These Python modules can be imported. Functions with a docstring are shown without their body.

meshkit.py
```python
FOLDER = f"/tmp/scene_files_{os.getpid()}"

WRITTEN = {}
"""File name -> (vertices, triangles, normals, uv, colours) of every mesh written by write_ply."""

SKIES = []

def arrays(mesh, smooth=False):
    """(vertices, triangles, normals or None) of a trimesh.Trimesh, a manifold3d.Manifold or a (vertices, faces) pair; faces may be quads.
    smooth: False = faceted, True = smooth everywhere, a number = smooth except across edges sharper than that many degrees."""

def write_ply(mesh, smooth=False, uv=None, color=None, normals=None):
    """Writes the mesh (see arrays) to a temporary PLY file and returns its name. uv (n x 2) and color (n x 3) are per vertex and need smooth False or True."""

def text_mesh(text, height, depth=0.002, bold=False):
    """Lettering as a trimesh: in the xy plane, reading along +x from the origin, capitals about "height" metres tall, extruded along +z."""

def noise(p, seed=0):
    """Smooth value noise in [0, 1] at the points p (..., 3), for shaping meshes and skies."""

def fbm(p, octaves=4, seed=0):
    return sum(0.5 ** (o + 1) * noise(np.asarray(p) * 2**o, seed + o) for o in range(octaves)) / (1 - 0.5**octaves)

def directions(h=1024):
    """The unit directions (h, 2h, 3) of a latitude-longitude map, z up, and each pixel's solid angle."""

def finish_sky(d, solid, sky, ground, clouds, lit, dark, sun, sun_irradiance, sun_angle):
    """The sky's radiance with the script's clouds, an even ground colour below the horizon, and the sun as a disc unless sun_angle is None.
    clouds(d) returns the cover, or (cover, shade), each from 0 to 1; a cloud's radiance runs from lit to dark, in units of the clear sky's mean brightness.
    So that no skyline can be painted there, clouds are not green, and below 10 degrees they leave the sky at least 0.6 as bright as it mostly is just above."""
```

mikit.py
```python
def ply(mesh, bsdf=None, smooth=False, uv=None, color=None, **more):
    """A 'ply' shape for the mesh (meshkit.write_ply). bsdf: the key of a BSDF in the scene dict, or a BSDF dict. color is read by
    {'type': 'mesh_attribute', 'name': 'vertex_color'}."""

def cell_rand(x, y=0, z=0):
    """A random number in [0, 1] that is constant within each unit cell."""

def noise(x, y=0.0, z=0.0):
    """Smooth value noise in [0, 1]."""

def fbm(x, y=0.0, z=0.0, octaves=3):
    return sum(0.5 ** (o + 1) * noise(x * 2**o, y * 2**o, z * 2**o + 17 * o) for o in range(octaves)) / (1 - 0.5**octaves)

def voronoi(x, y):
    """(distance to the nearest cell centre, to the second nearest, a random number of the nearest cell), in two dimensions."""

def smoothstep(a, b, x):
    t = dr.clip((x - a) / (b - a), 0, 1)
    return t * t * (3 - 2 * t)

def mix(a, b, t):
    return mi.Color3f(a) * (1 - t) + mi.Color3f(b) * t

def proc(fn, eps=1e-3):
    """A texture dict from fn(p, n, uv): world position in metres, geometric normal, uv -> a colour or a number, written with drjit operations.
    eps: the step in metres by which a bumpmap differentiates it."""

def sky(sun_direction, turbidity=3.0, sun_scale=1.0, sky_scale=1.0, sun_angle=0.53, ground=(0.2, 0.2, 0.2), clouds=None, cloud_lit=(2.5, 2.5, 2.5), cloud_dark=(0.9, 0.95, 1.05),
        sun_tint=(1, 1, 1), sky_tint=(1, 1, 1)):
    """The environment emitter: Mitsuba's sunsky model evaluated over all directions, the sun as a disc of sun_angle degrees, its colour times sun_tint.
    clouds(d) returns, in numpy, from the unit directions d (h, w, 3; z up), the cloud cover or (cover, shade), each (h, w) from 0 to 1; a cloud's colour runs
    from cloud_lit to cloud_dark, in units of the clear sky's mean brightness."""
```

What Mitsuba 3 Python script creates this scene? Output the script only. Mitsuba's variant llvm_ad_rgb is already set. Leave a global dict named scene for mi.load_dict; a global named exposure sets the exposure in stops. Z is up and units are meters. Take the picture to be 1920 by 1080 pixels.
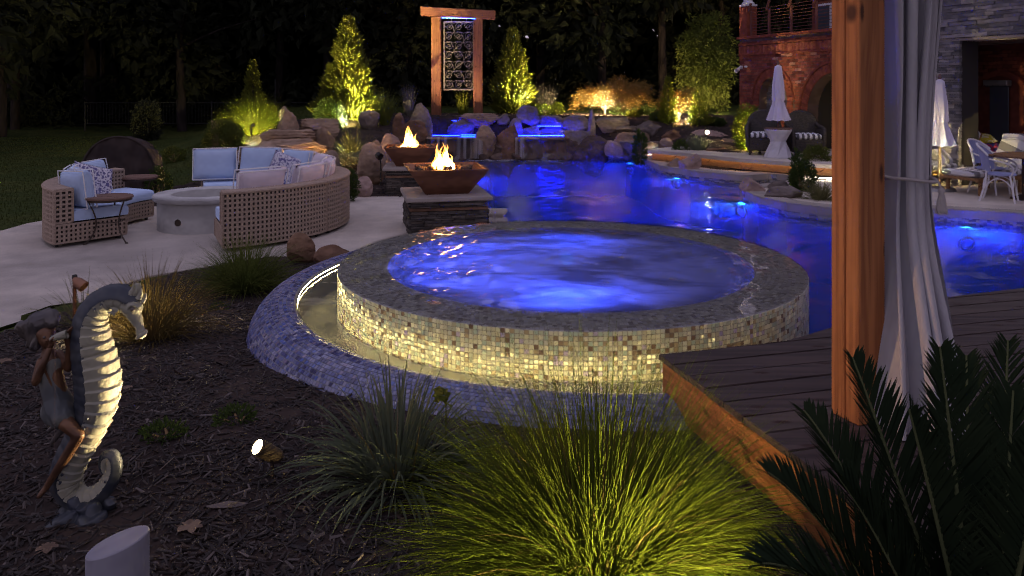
import math, random
import numpy as np, shapely, trimesh, manifold3d as m3, drjit as dr, mitsuba as mi, mikit, meshkit
from shapely.geometry import Polygon, Point, LineString, box as sbox
from shapely.ops import unary_union
from shapely import contains_xy
T = mi.ScalarTransform4f
scene, labels = {'type': 'scene'}, {}
# ---- camera, sky, exposure -------------------------------------------------
E, F, YH = 1.95, 1464.0, 158.0          # eye height, focal length and horizon row of the 1920 px photograph
scene['camera'] = dict(type='perspective', fov=2*math.degrees(math.atan(960/F)), fov_axis='x', near_clip=0.05, far_clip=400.0,
                       principal_point_offset_x=0.0, principal_point_offset_y=(540-YH)/1080,
                       to_world=T().look_at(origin=[0, 0, E], target=[0, 10, E], up=[0, 0, 1]))
scene['sky'] = {'sampling_weight': 4.0, **mikit.sky((0.5, -0.8, 0.25), turbidity=3, sun_scale=0.0, sky_scale=1.0, clouds=lambda d: (np.ones(d.shape[:2]), np.clip(1.0-1.3*np.abs(d[..., 2]), 0, 1)),
                         cloud_lit=(0.79, 0.74, 1.06), cloud_dark=(0.92, 0.77, 0.95))}
exposure = 3.0
K = 2.0**-exposure                      # lamp strengths below are given for exposure 0
# ---- helpers ---------------------------------------------------------------
def px(p, D): return (p-960)/F*D                  # metres to the right of the axis for column p of the photograph at depth D
def pz(r, D): return E-(r-YH)/F*D                 # height for row r at depth D
def num(k, d):
    if k not in d: return k
    i = 1
    while f'{k}_{i:03d}' in d: i += 1
    return f'{k}_{i:03d}'
_cnt = {}
def uniq(k):
    i = _cnt.get(k, 0); _cnt[k] = i+1
    return k if i == 0 else f'{k}_{i:03d}'
def thing(name, label, cat=None, group=None, kind=None):
    k = uniq(name); labels[k] = {'label': label}
    if cat: labels[k]['category'] = cat
    if group: labels[k]['group'] = group
    if kind: labels[k]['kind'] = kind
    return k
def put(par, name, mesh, bsdf, smooth=False, label=None, kind=None, M=None, **kw):
    k = uniq(par+'__'+name)
    d = dict(mesh) if isinstance(mesh, dict) else mikit.ply(mesh, bsdf, smooth, **kw)
    if M is not None: d['to_world'] = M
    scene[k] = d
    if label: labels.setdefault(k, {})['label'] = label
    if kind: labels.setdefault(k, {})['kind'] = kind
    return k
def solo(name, mesh, bsdf, label, cat=None, smooth=False, group=None, kind=None, M=None, **kw):
    k = thing(name, label, cat, group, kind)
    d = dict(mesh) if isinstance(mesh, dict) else mikit.ply(mesh, bsdf, smooth, **kw)
    if M is not None: d['to_world'] = M
    scene[k] = d
    return k
def area(r, g, b, w=1.0): return {'emitter': {'type': 'area', 'sampling_weight': w, 'radiance': {'type': 'rgb', 'value': [r*K, g*K, b*K]}}}
def cat(*ms):
    ms = [m for m in ms if m is not None]
    V, Fc, o = [], [], 0
    for m in ms:
        v, f = (m.vertices, m.faces) if hasattr(m, 'vertices') else m
        v = np.asarray(v); f = np.asarray(f)
        if f.shape[1] == 4: f = np.vstack([f[:, [0, 1, 2]], f[:, [0, 2, 3]]])
        V.append(v); Fc.append(f+o); o += len(v)
    return np.vstack(V), np.vstack(Fc)
def mv(m, t=(0, 0, 0), rz=0.0, s=None, rx=0.0, ry=0.0):
    v, f = (m.vertices, m.faces) if hasattr(m, 'vertices') else m
    v = np.array(v, float)
    if s is not None: v = v*np.asarray(s)
    for a, ax in ((rx, 0), (ry, 1), (rz, 2)):
        if a:
            c, q = math.cos(a), math.sin(a); i, j = [(1, 2), (2, 0), (0, 1)][ax]
            w = v.copy(); w[:, i] = c*v[:, i]-q*v[:, j]; w[:, j] = q*v[:, i]+c*v[:, j]; v = w
    return v+np.asarray(t, float), np.asarray(f)
def box(sx, sy, sz, c=0.006, t=(0, 0, 0), rz=0.0, rx=0, ry=0):
    """Chamfered box centred on the origin, then turned and moved."""
    h = np.array([sx, sy, sz])/2; c = min(c, h.min()*0.6)
    pts = []
    for a in (-1, 1):
        for b in (-1, 1):
            for d in (-1, 1):
                s = np.array([a, b, d])
                for ax in range(3):
                    o = np.full(3, c); o[ax] = 0
                    pts.append(s*(h-o))
    m = m3.Manifold.hull_points(np.array(pts))
    me = m.to_mesh()
    return mv((me.vert_properties[:, :3], me.tri_verts), t, rz, rx=rx, ry=ry)
def tube(pts, r, n=8, caps=True, flat=1.0, up=None):
    p = np.asarray(pts, float); k = len(p); r = np.broadcast_to(np.asarray(r, float), (k,))
    t = np.gradient(p, axis=0); t /= np.linalg.norm(t, axis=1, keepdims=True)+1e-12
    u = np.array(up if up is not None else ([0, 0, 1] if abs(t[0][2]) < .9 else [1, 0, 0]), float)
    A = np.zeros_like(p)
    a = np.cross(t[0], u); a /= np.linalg.norm(a)
    for i in range(k):
        if up is not None: a = np.cross(t[i], u)
        a = a-t[i]*(a@t[i]); a /= np.linalg.norm(a)+1e-12; A[i] = a
    B = np.cross(t, A); th = np.arange(n)*2*np.pi/n
    v = p[:, None]+r[:, None, None]*(np.cos(th)[None, :, None]*A[:, None]+flat*np.sin(th)[None, :, None]*B[:, None])
    i, j = np.meshgrid(np.arange(k-1), np.arange(n), indexing='ij')
    q = np.stack([i*n+j, i*n+(j+1) % n, (i+1)*n+(j+1) % n, (i+1)*n+j], -1).reshape(-1, 4)[:, ::-1]
    f = np.vstack([q[:, [0, 1, 2]], q[:, [0, 2, 3]]]); v = v.reshape(-1, 3)
    if caps:
        v = np.vstack([v, p[:1], p[-1:]]); m = k*n; jj = np.arange(n)
        f = np.vstack([f, np.stack([np.full(n, m), jj, (jj+1) % n], 1)[:, ::-1]*1, np.stack([np.full(n, m+1), (k-1)*n+(jj+1) % n, (k-1)*n+jj], 1)[:, ::-1]])
    return v, f
def spline(pts, n=30):
    from scipy.interpolate import CubicSpline
    p = np.asarray(pts, float); d = np.r_[0, np.cumsum(np.sqrt(np.linalg.norm(np.diff(p[:, :3], axis=0), axis=1)))]
    return CubicSpline(d, p)(np.linspace(0, d[-1], n))
def lathe(prof, n=32, a0=0.0, a1=2*np.pi):
    p = np.asarray(prof, float); full = abs(a1-a0-2*np.pi) < 1e-6
    th = a0+(a1-a0)*np.arange(n if full else n+1)/n; m = len(th); k = len(p)
    v = np.stack([p[:, 0][:, None]*np.cos(th), p[:, 0][:, None]*np.sin(th), np.repeat(p[:, 1][:, None], m, 1)], -1).reshape(-1, 3)
    i, j = np.meshgrid(np.arange(k-1), np.arange(n), indexing='ij'); j2 = (j+1) % m
    q = np.stack([i*m+j, i*m+j2, (i+1)*m+j2, (i+1)*m+j], -1).reshape(-1, 4)
    return v, np.vstack([q[:, [0, 1, 2]], q[:, [0, 2, 3]]])
def extrude(poly, z0, z1):
    out = []
    for g in getattr(poly, 'geoms', [poly]):
        if g.is_empty: continue
        m = trimesh.creation.extrude_polygon(g, z1-z0, engine='earcut'); m.apply_translation([0, 0, z0]); out.append(m)
    return cat(*out)
def blob(chains, res=0.03, smooth=8):
    """Spheres joined along chains [((x,y,z),r),...] into one smooth body."""
    parts = []
    for ch in chains:
        sp = [m3.Manifold.sphere(r, 16).translate(list(map(float, p))) for p, r in ch]
        parts += [m3.Manifold.batch_hull([a, b]) for a, b in zip(sp, sp[1:])] if len(sp) > 1 else sp
    m = m3.Manifold.batch_boolean(parts, m3.OpType.Add).refine_to_length(res).to_mesh()
    tm = trimesh.Trimesh(m.vert_properties[:, :3], m.tri_verts)
    if smooth: trimesh.smoothing.filter_taubin(tm, iterations=smooth)
    return np.array(tm.vertices), np.array(tm.faces)
_ICO = {n: trimesh.creation.icosphere(n) for n in (2, 3, 4)}
def boulder(size, seed, cuts=9, rough=.10, lev=4, strat=0.0, top=None):
    """Angular rock: a ball cut by random planes, then roughened; strat adds flat bedding ledges."""
    rg = np.random.default_rng(seed); v = np.array(_ICO[lev].vertices)
    for _ in range(cuts):
        n = rg.normal(size=3); n /= np.linalg.norm(n); d = rg.uniform(.55, .82)
        h = v@n; v = v-np.maximum(h-d, 0)[:, None]*n
    if top: v[:, 2] = np.minimum(v[:, 2], top+.06*(meshkit.fbm(v*2.2+seed, 2)-.5))
    v /= np.abs(v).max(0)
    o = seed*7.31
    nrm = v/np.linalg.norm(v, axis=1, keepdims=True)
    v = v+nrm*((meshkit.fbm(v*2.3+o, 4)-.5)*rough*2.6)[:, None]
    v = v+nrm*(-np.abs(meshkit.fbm(v*4.1+o+9, 3)-.5)*rough*1.3)[:, None]
    v = v+nrm*((meshkit.fbm(v*11+o+3, 2)-.5)*rough*.7)[:, None]
    if strat:
        k = v[:, 2]*5+meshkit.noise(v*1.5+o)*1.2; s = (k-np.floor(k)); v[:, :2] *= (1-strat*np.exp(-((s-.5)/.16)**2))[:, None]
    v = v/(v.max(0)-v.min(0))*np.asarray(size); v = v-(v.max(0)+v.min(0))/2
    return v, np.array(_ICO[lev].faces)
def strips(P, W):
    """Flat ribbons: P (n,k,3) centre lines, W (n,k,3) half-width vectors."""
    n, k, _ = P.shape
    v = np.stack([P-W, P+W], 2).reshape(-1, 3)
    i, j = np.meshgrid(np.arange(n), np.arange(k-1), indexing='ij'); a = (i*k+j)*2
    q = np.stack([a, a+1, a+3, a+2], -1).reshape(-1, 4)
    return v, np.vstack([q[:, [0, 1, 2]], q[:, [0, 2, 3]]])
def tuft(n, R, L, lean, droop, w, seed, k=6, el=1.0, az=(0, 2*np.pi), minlean=0.02):
    """A clump of arching blades rooted in a disc of radius R."""
    rg = np.random.default_rng(seed); a = rg.uniform(*az, n); rr = R*np.sqrt(rg.uniform(0, 1, n))
    th0 = minlean+(lean-minlean)*rg.uniform(0, 1, n)**.8; dp = droop*rg.uniform(.35, 1.1, n)*(0.35+th0/max(lean, .01)); ln = L*rg.uniform(.6, 1.08, n)
    a2 = a+rg.normal(0, .25, n); ca, sa = np.cos(a2), np.sin(a2)
    p = np.zeros((n, k, 3)); p[:, 0] = np.stack([rr*np.cos(a), rr*np.sin(a), 0*a], 1)
    bend = rg.normal(0, .18, n)
    for s in range(1, k):
        u = s/(k-1); th = th0+dp*u*u; az_ = a2+bend*u; st = ln/(k-1)
        p[:, s] = p[:, s-1]+np.stack([np.sin(th)*np.cos(az_), np.sin(th)*np.sin(az_), np.cos(th)], 1)*st[:, None]
    u = np.linspace(0, 1, k); wd = w*rg.uniform(.7, 1.2, n)[:, None]*np.clip(1.0-u**2.5, .04, 1)[None]*np.minimum(1, .55+u*2)[None]
    tw = rg.normal(0, .5, n)
    side = np.stack([-sa*np.cos(tw), ca*np.cos(tw), np.sin(tw)], 1)
    p[:, :, 2] *= el; p[:, :, 2] = np.maximum(p[:, :, 2], .004)
    return strips(p, side[:, None, :]*wd[:, :, None]*.5)
def leaves(P, D, l, w, rg, fold=.25):
    """Rhombic leaves at P pointing along D."""
    n = len(P); D = D/np.linalg.norm(D, axis=1, keepdims=True); r = rg.normal(size=(n, 3)); S = np.cross(D, r); S /= np.linalg.norm(S, axis=1, keepdims=True)+1e-9
    N = np.cross(D, S); l = np.broadcast_to(l, (n,))[:, None]; w = np.broadcast_to(w, (n,))[:, None]
    v = np.stack([P, P+D*l*.45+S*w*.5+N*w*fold, P+D*l, P+D*l*.45-S*w*.5+N*w*fold], 1).reshape(-1, 3)
    a = np.arange(n)[:, None]*4
    return v, np.vstack([a+[[0, 1, 2]], a+[[0, 2, 3]]])
def ballpts(n, rg, shell=.35):
    d = rg.normal(size=(n, 3)); d /= np.linalg.norm(d, axis=1, keepdims=True)
    return d*(1-rg.uniform(0, 1, n)**1.5*(1-shell))[:, None], d
def pillow(sx, sy, t, n=14, pinch=.06):
    """Square cushion lying in xz (width sx, height sy), thickness t along y, corners pinched."""
    g = np.linspace(-1, 1, n); X, Z = np.meshgrid(g, g, indexing='ij')
    e = np.clip(1-np.abs(X)**4, 0, 1)**.5*np.clip(1-np.abs(Z)**4, 0, 1)**.5
    k = 1-pinch*(1-np.abs(X)**2)*0-pinch*(np.abs(X*Z)**3)*-.6
    wx = X*(1-pinch*(1-Z**2)*np.abs(X)**3); wz = Z*(1-pinch*(1-X**2)*np.abs(Z)**3)
    th = t/2*e+.0
    f0 = np.stack([wx*sx/2, -th, wz*sy/2], -1).reshape(-1, 3); f1 = np.stack([wx*sx/2, th, wz*sy/2], -1).reshape(-1, 3)
    i, j = np.meshgrid(np.arange(n-1), np.arange(n-1), indexing='ij'); a = i*n+j
    q = np.stack([a, a+n, a+n+1, a+1], -1).reshape(-1, 4)
    m = trimesh.Trimesh(*cat((f0, q), (f1, q[:, ::-1])), process=False); m.merge_vertices()
    return np.array(m.vertices), np.array(m.faces)
def look(p, q, **k): return T().look_at(origin=list(map(float, p)), target=list(map(float, q)), up=[0, 0, 1] if abs(p[0]-q[0])+abs(p[1]-q[1]) > .02 else [0, 1, 0])
# ---- ground shape ----------------------------------------------------------
def ss(a, b, x):
    t = np.clip((np.asarray(x, float)-a)/(b-a), 0, 1); return t*t*(3-2*t)
POOL = Polygon([(-1.45, 21.5), (3.2, 21.5), (3.36, 20.5), (3.46, 18.1), (3.95, 17.0), (4.85, 16.15), (5.5, 16.6), (5.9, 15.9), (5.3, 15.1), (4.35, 14.5), (4.12, 14.0), (4.15, 13.2), (4.4, 12.4),
                (4.9, 11.9), (5.75, 12.0), (6.4, 11.9), (7.5, 11.4), (9.5, 11.0), (9.5, 6.2), (3.5, 5.35), (2.8, 5.1), (1.8, 4.5), (1.5, 4.35), (.4, 5.6), (.1, 7.9), (-.1, 11.15), (-.55, 11.75),
                (-.9, 13.1), (-1.3, 13.75), (-1.7, 16.0)])
POOLs = POOL.buffer(.18, 12).buffer(-.36, 12).buffer(.18, 12)
def H(x, y):
    x = np.asarray(x, float); y = np.asarray(y, float)
    near = .33*ss(7.6, 3.3, y)*ss(6.5, 3.0, x)
    mound = 1.0*ss(14.2, 22.5, y)*ss(-8.6, -5.0, x+.25*(y-16))
    right = 1-(1-.62)*ss(3.0, 5.0, x)*ss(26, 20, y); right = right*(1-.5*ss(5.2, 7.5, x)*ss(24, 19, y))
    mound = mound*np.where((y > 12) & (y < 23), ss(.38, 1.7, shapely.distance(shapely.points(x, y), POOLs)), 1.0)
    back = .35*ss(24, 60, y)
    dip = .62*ss(-3.2, -2.4, x)*ss(3.4, 2.4, x)*ss(21.2, 21.6, y)*ss(22.95, 22.35, y)
    return near+mound*right+back-.02-dip
def Hs(x, y): return float(H(x, y))
def gd(p, r, d0=3.0):
    '''Depth at which the sight line of photograph pixel (p, r) meets the ground.'''
    D = np.arange(d0, 80, .02); z = pz(r, D)-H(px(p, D), D); i = np.argmax(z <= 0)
    return float(D[i])
# ---- materials -------------------------------------------------------------
mix, fbm, noise, voronoi, smoothstep, crand = mikit.mix, mikit.fbm, mikit.noise, mikit.voronoi, mikit.smoothstep, mikit.cell_rand
def tex(fn, eps=1e-3): return mikit.proc(fn, eps)
def rgb(*c): return {'type': 'rgb', 'value': list(c)}
def mat(name, color, rough=.6, spec=.4, bump=None, bscale=1.0, **k):
    d = {'type': 'principled', 'base_color': color if isinstance(color, dict) else rgb(*color), 'roughness': rough, 'specular': spec, **k}
    if bump is not None: d = {'type': 'bumpmap', 'bump': bump, 'scale': bscale, 'bsdf': d}
    scene[name] = {'type': 'twosided', 'bsdf': d}
    return name
def two(a, b, s, z=1.0, lo=.3, hi=.7, oc=3): return tex(lambda p, n, uv: mix(a, b, smoothstep(lo, hi, fbm(p.x*s, p.y*s, p.z*s*z, oc))))
def leafmat(name, a, b, s=3.0, trans=.45, rough=.6):
    scene[name] = {'type': 'principledthin', 'base_color': tex(lambda p, n, uv: mix(a, b, fbm(p.x*s, p.y*s, p.z*s, 3))), 'roughness': rough, 'diff_trans': trans*2, 'spec_trans': 0.0, 'eta': 1.4}
    return name
def f_conc(p, n, uv):
    a = fbm(p.x*.45, p.y*.45, p.z, 4); b = fbm(p.x*5, p.y*5, p.z*5, 3); c = noise(p.x*70, p.y*70, p.z*70)
    k = mix((.56, .495, .43), (.40, .355, .315), smoothstep(.3, .75, a))
    st = smoothstep(.55, .8, fbm(p.x*.9+7, p.y*1.6, 3.0, 4))
    return k*(.80+.30*b)*(1-.22*st)*(.95+.1*c)
mat('concrete', tex(f_conc), .65, .4, tex(lambda p, n, uv: fbm(p.x*24, p.y*24, p.z*24, 3)), .0025)
mat('coping_stone', two((.36, .31, .28), (.27, .235, .215), 3.0), .6, .4, tex(lambda p, n, uv: fbm(p.x*30, p.y*30, p.z*30, 3)), .003)
mat('pit_concrete', tex(lambda p, n, uv: mix((.50, .49, .47), (.33, .32, .31), smoothstep(.3, .7, fbm(p.x*2.2, p.y*2.2, p.z*3, 4)))*(.9+.2*fbm(p.x*20, p.y*20, p.z*20, 2))), .75, .3, tex(lambda p, n, uv: fbm(p.x*28, p.y*28, p.z*28, 3)), .004)
def f_lawn(p, n, uv): return mix((.020, .034, .009), (.05, .054, .014), fbm(p.x*1.3, p.y*1.3, 0, 4))*(.65+.7*noise(p.x*22, p.y*22, 0))
mat('lawn_soil', tex(f_lawn), .9, .1)
mat('soil', two((.030, .022, .020), (.052, .037, .032), 6.0), .95, .1, tex(lambda p, n, uv: fbm(p.x*30, p.y*30, p.z*30, 3)), .02)
for i, c in enumerate([(.072, .056, .056), (.045, .034, .034), (.12, .095, .088), (.09, .058, .045)]): mat(f'chip{i}', c, .75, .35)
def grain(p, ax, s):
    q = [p.x, p.y, p.z]; o = [q[i] for i in range(3) if i != ax]
    w = fbm(q[ax]*1.3, o[0]*9, o[1]*9, 3)
    return fbm(q[ax]*2.2, (o[0]+w*.06)*55*s, (o[1]+w*.06)*55*s, 3)
def knots(p, ax):
    q = [p.x, p.y, p.z]; o = [q[i] for i in range(3) if i != ax]
    d, e, r = voronoi(q[ax]*2.0, (o[0]+o[1])*5.5+3.3)
    return (1-smoothstep(.035, .11, d))*smoothstep(.10, .15, r)
def wood(name, ax, a, b, kn=(.035, .012, .008), s=1.0, rough=.6, bs=.002):
    mat(name, tex(lambda p, n, uv: mix(mix(a, b, smoothstep(.25, .75, grain(p, ax, s))), kn, knots(p, ax)*.85)), rough, .3, tex(lambda p, n, uv: grain(p, ax, s)), bs)
for ax, nm in ((0, 'x'), (1, 'y'), (2, 'z')): wood('cedar_'+nm, ax, (.42, .165, .06), (.26, .09, .032))
wood('deck_plank_a', 0, (.085, .060, .055), (.048, .034, .033), s=.7, rough=.5, bs=.004); wood('deck_plank_b', 0, (.072, .051, .048), (.042, .03, .029), s=.7, rough=.5, bs=.004); wood('deck_plank_c', 0, (.10, .074, .064), (.064, .047, .041), s=.7, rough=.5, bs=.004)
wood('tower_wood', 2, (.22, .085, .042), (.14, .05, .026)); wood('tower_beam', 0, (.19, .07, .04), (.12, .042, .028)); wood('teak', 0, (.30, .17, .08), (.22, .11, .05)); wood('table_wood', 0, (.20, .12, .09), (.14, .08, .06))
def rock(name, a, b, c=None):
    def fn(p, n, uv):
        k = fbm(p.x*1.7, p.y*1.7, p.z*2.6, 4); q = mix(a, b, smoothstep(.3, .7, k))
        if c: q = mix(q, c, smoothstep(.52, .72, fbm(p.x*1.1+9, p.y*1.1, p.z*1.6+4, 3))*.8)
        v = fbm(p.x*13, p.y*13, p.z*16, 3)
        return q*(.6+.75*v)
    mat(name, tex(fn), .85, .25, tex(lambda p, n, uv: fbm(p.x*11, p.y*11, p.z*15, 4)), .05)
rock('sandstone', (.36, .255, .185), (.23, .155, .11), (.36, .215, .115)); rock('greystone', (.22, .18, .165), (.13, .105, .098), (.27, .205, .16)); rock('pinkstone', (.40, .28, .245), (.27, .19, .165)); rock('brownrock', (.22, .125, .08), (.125, .07, .045), (.28, .17, .10)); rock('wetrock', (.14, .095, .075), (.065, .044, .036), (.18, .125, .10))
mat('lava_rock', two((.10, .075, .06), (.04, .03, .026), 40), .9, .2)
for i, c in enumerate([(.105, .092, .085), (.075, .064, .060), (.135, .115, .10), (.09, .073, .062), (.055, .048, .046)]): mat(f'ledge{i}', two(c, tuple(x*.6 for x in c), 14, 2), .85, .25, tex(lambda p, n, uv: fbm(p.x*35, p.y*35, p.z*50, 3)), .012)
for i, c in enumerate([(.25, .235, .25), (.18, .17, .185), (.32, .295, .305), (.22, .20, .205), (.13, .125, .135)]): mat(f'veneer{i}', two(c, tuple(x*.65 for x in c), 6, 2), .85, .25, tex(lambda p, n, uv: fbm(p.x*22, p.y*22, p.z*34, 3)), .02)
mat('mortar_dark', (.05, .045, .045), .9, .1); mat('mortar', two((.15, .10, .09), (.11, .075, .065), 5), .9, .1)
for i, c in enumerate([(.29, .082, .052), (.23, .062, .040), (.35, .115, .076), (.16, .046, .034), (.44, .23, .18)]): mat(f'brick{i}', two(c, tuple(x*.72 for x in c), 9), .85, .2)
mat('tile', {'type': 'mesh_attribute', 'name': 'vertex_color'}, .14, .75, clearcoat=.6, clearcoat_gloss=.9)
mat('grout', two((.30, .28, .24), (.22, .2, .17), 9), .8, .2); mat('ring_base', two((.22, .10, .06), (.12, .06, .04), 7), .85, .2); mat('grout_blue', two((.22, .22, .24), (.16, .16, .18), 9), .7, .2)
mat('plaster', two((.66, .68, .70), (.55, .57, .60), .8, oc=2), .8, .2); mat('trough_plaster', two((.46, .45, .31), (.26, .26, .19), 2.2), .7, .2)
scene['water'] = {'type': 'thindielectric', 'int_ior': 1.33, 'ext_ior': 1.0}
scene['pool_water_surface'] = {'type': 'dielectric', 'int_ior': 1.33, 'ext_ior': 1.0}
scene['clear'] = {'type': 'null'}
mat('copper', tex(lambda p, n, uv: mix((.31, .155, .095), (.18, .085, .055), smoothstep(.3, .7, fbm(p.x*5, p.y*5, p.z*9, 3)))), .42, .5, metallic=.75)
mat('bowl_inside', (.10, .06, .04), .7, .3); mat('black_metal', (.025, .024, .025), .5, .4); mat('bronze_metal', (.06, .042, .032), .5, .5, metallic=.4); mat('grey_metal', (.30, .29, .30), .4, .5, metallic=.6)
mat('scroll_metal', (.17, .145, .13), .42, .5, metallic=.5)
mat('cushion', two((.45, .56, .76), (.40, .50, .70), 8), .9, .2, tex(lambda p, n, uv: fbm(p.x*9, p.y*9, p.z*9, 3)), .012, sheen=.3)
mat('piping', (.72, .71, .72), .9, .2); mat('cushion_back', two((.62, .55, .61), (.55, .485, .55), 8), .9, .2, tex(lambda p, n, uv: fbm(p.x*9, p.y*9, p.z*9, 3)), .012)
def f_pat(p, n, uv):
    a = fbm(p.x*38, p.y*38, p.z*38, 2); b = noise(p.x*22+5, p.y*22, p.z*22)
    s = dr.abs(dr.sin(p.x*90+b*9)+dr.sin(p.z*84+a*8)+dr.sin(p.y*70))
    return mix((.62, .60, .66), (.13, .12, .27), smoothstep(.55, .75, s*.62))
mat('pattern_fabric', tex(f_pat), .9, .2)
def f_wick(p, n, uv): return mix((.40, .30, .23), (.24, .18, .14), noise(p.x*45, p.y*45, p.z*110))
mat('wicker', tex(f_wick), .7, .3); mat('wicker_dark', two((.030, .024, .022), (.055, .045, .04), 40), .6, .4); mat('cover_cloth', two((.030, .022, .022), (.048, .036, .034), 5), .85, .2, tex(lambda p, n, uv: fbm(p.x*6, p.y*6, p.z*3, 3)), .03)
mat('curtain_cloth', tex(lambda p, n, uv: mix((.47, .45, .48), (.40, .385, .42), fbm(p.x*60, p.y*60, p.z*3, 2))), .9, .2, sheen=.4); mat('rope_cloth', (.42, .38, .38), .9, .2)
mat('umbrella_cloth', (.62, .58, .72), .9, .2); mat('white_paint', (.66, .64, .68), .55, .4); mat('bollard_paint', two((.26, .25, .30), (.21, .20, .25), 9), .5, .4); mat('white_fitting', two((.60, .58, .64), (.52, .51, .57), 9), .5, .4)
mat('stripe_fabric', tex(lambda p, n, uv: mix((.66, .64, .66), (.20, .19, .20), smoothstep(.48, .52, (p.x*1.0+p.y*.2)*5.2-dr.floor((p.x+p.y*.2)*5.2)))), .9, .2)
mat('stripe_small', tex(lambda p, n, uv: mix((.75, .74, .78), (.10, .10, .11), smoothstep(.48, .52, p.x*9-dr.floor(p.x*9)))), .9, .2)
mat('wing_canvas', (.28, .30, .52), .7, .3); mat('yellow_print', tex(lambda p, n, uv: mix((.62, .52, .03), (.7, .66, .5), smoothstep(.5, .55, fbm(p.x*26, p.y*26, p.z*26, 2)))), .9, .2); mat('red_print', tex(lambda p, n, uv: mix((.40, .05, .12), (.08, .08, .3), smoothstep(.45, .5, noise(p.x*20, p.y*20, p.z*20)))), .9, .2)
mat('patina', tex(lambda p, n, uv: mix(mix((.34, .32, .24), (.24, .235, .19), fbm(p.x*16, p.y*16, p.z*16, 3)), (.09, .10, .115), smoothstep(.50, .72, fbm(p.x*5.5, p.y*5.5, p.z*5.5, 3)))), .55, .4, tex(lambda p, n, uv: fbm(p.x*70, p.y*70, p.z*70, 3)), .004)
mat('bluepatina', two((.032, .038, .055), (.065, .07, .08), 18), .45, .5, metallic=.2); mat('bronze_skin', two((.17, .085, .045), (.10, .05, .03), 14), .4, .5, metallic=.45); mat('bronze_dark', two((.07, .062, .066), (.13, .11, .10), 18), .33, .5, metallic=.4); mat('dress_patina', two((.17, .165, .14), (.07, .075, .08), 9), .6, .4)
mat('bark', two((.035, .027, .026), (.018, .014, .013), 5, .35), .9, .15, tex(lambda p, n, uv: fbm(p.x*9, p.y*9, p.z*2, 3)), .08); mat('branch', (.30, .19, .09), .8, .2)
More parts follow.
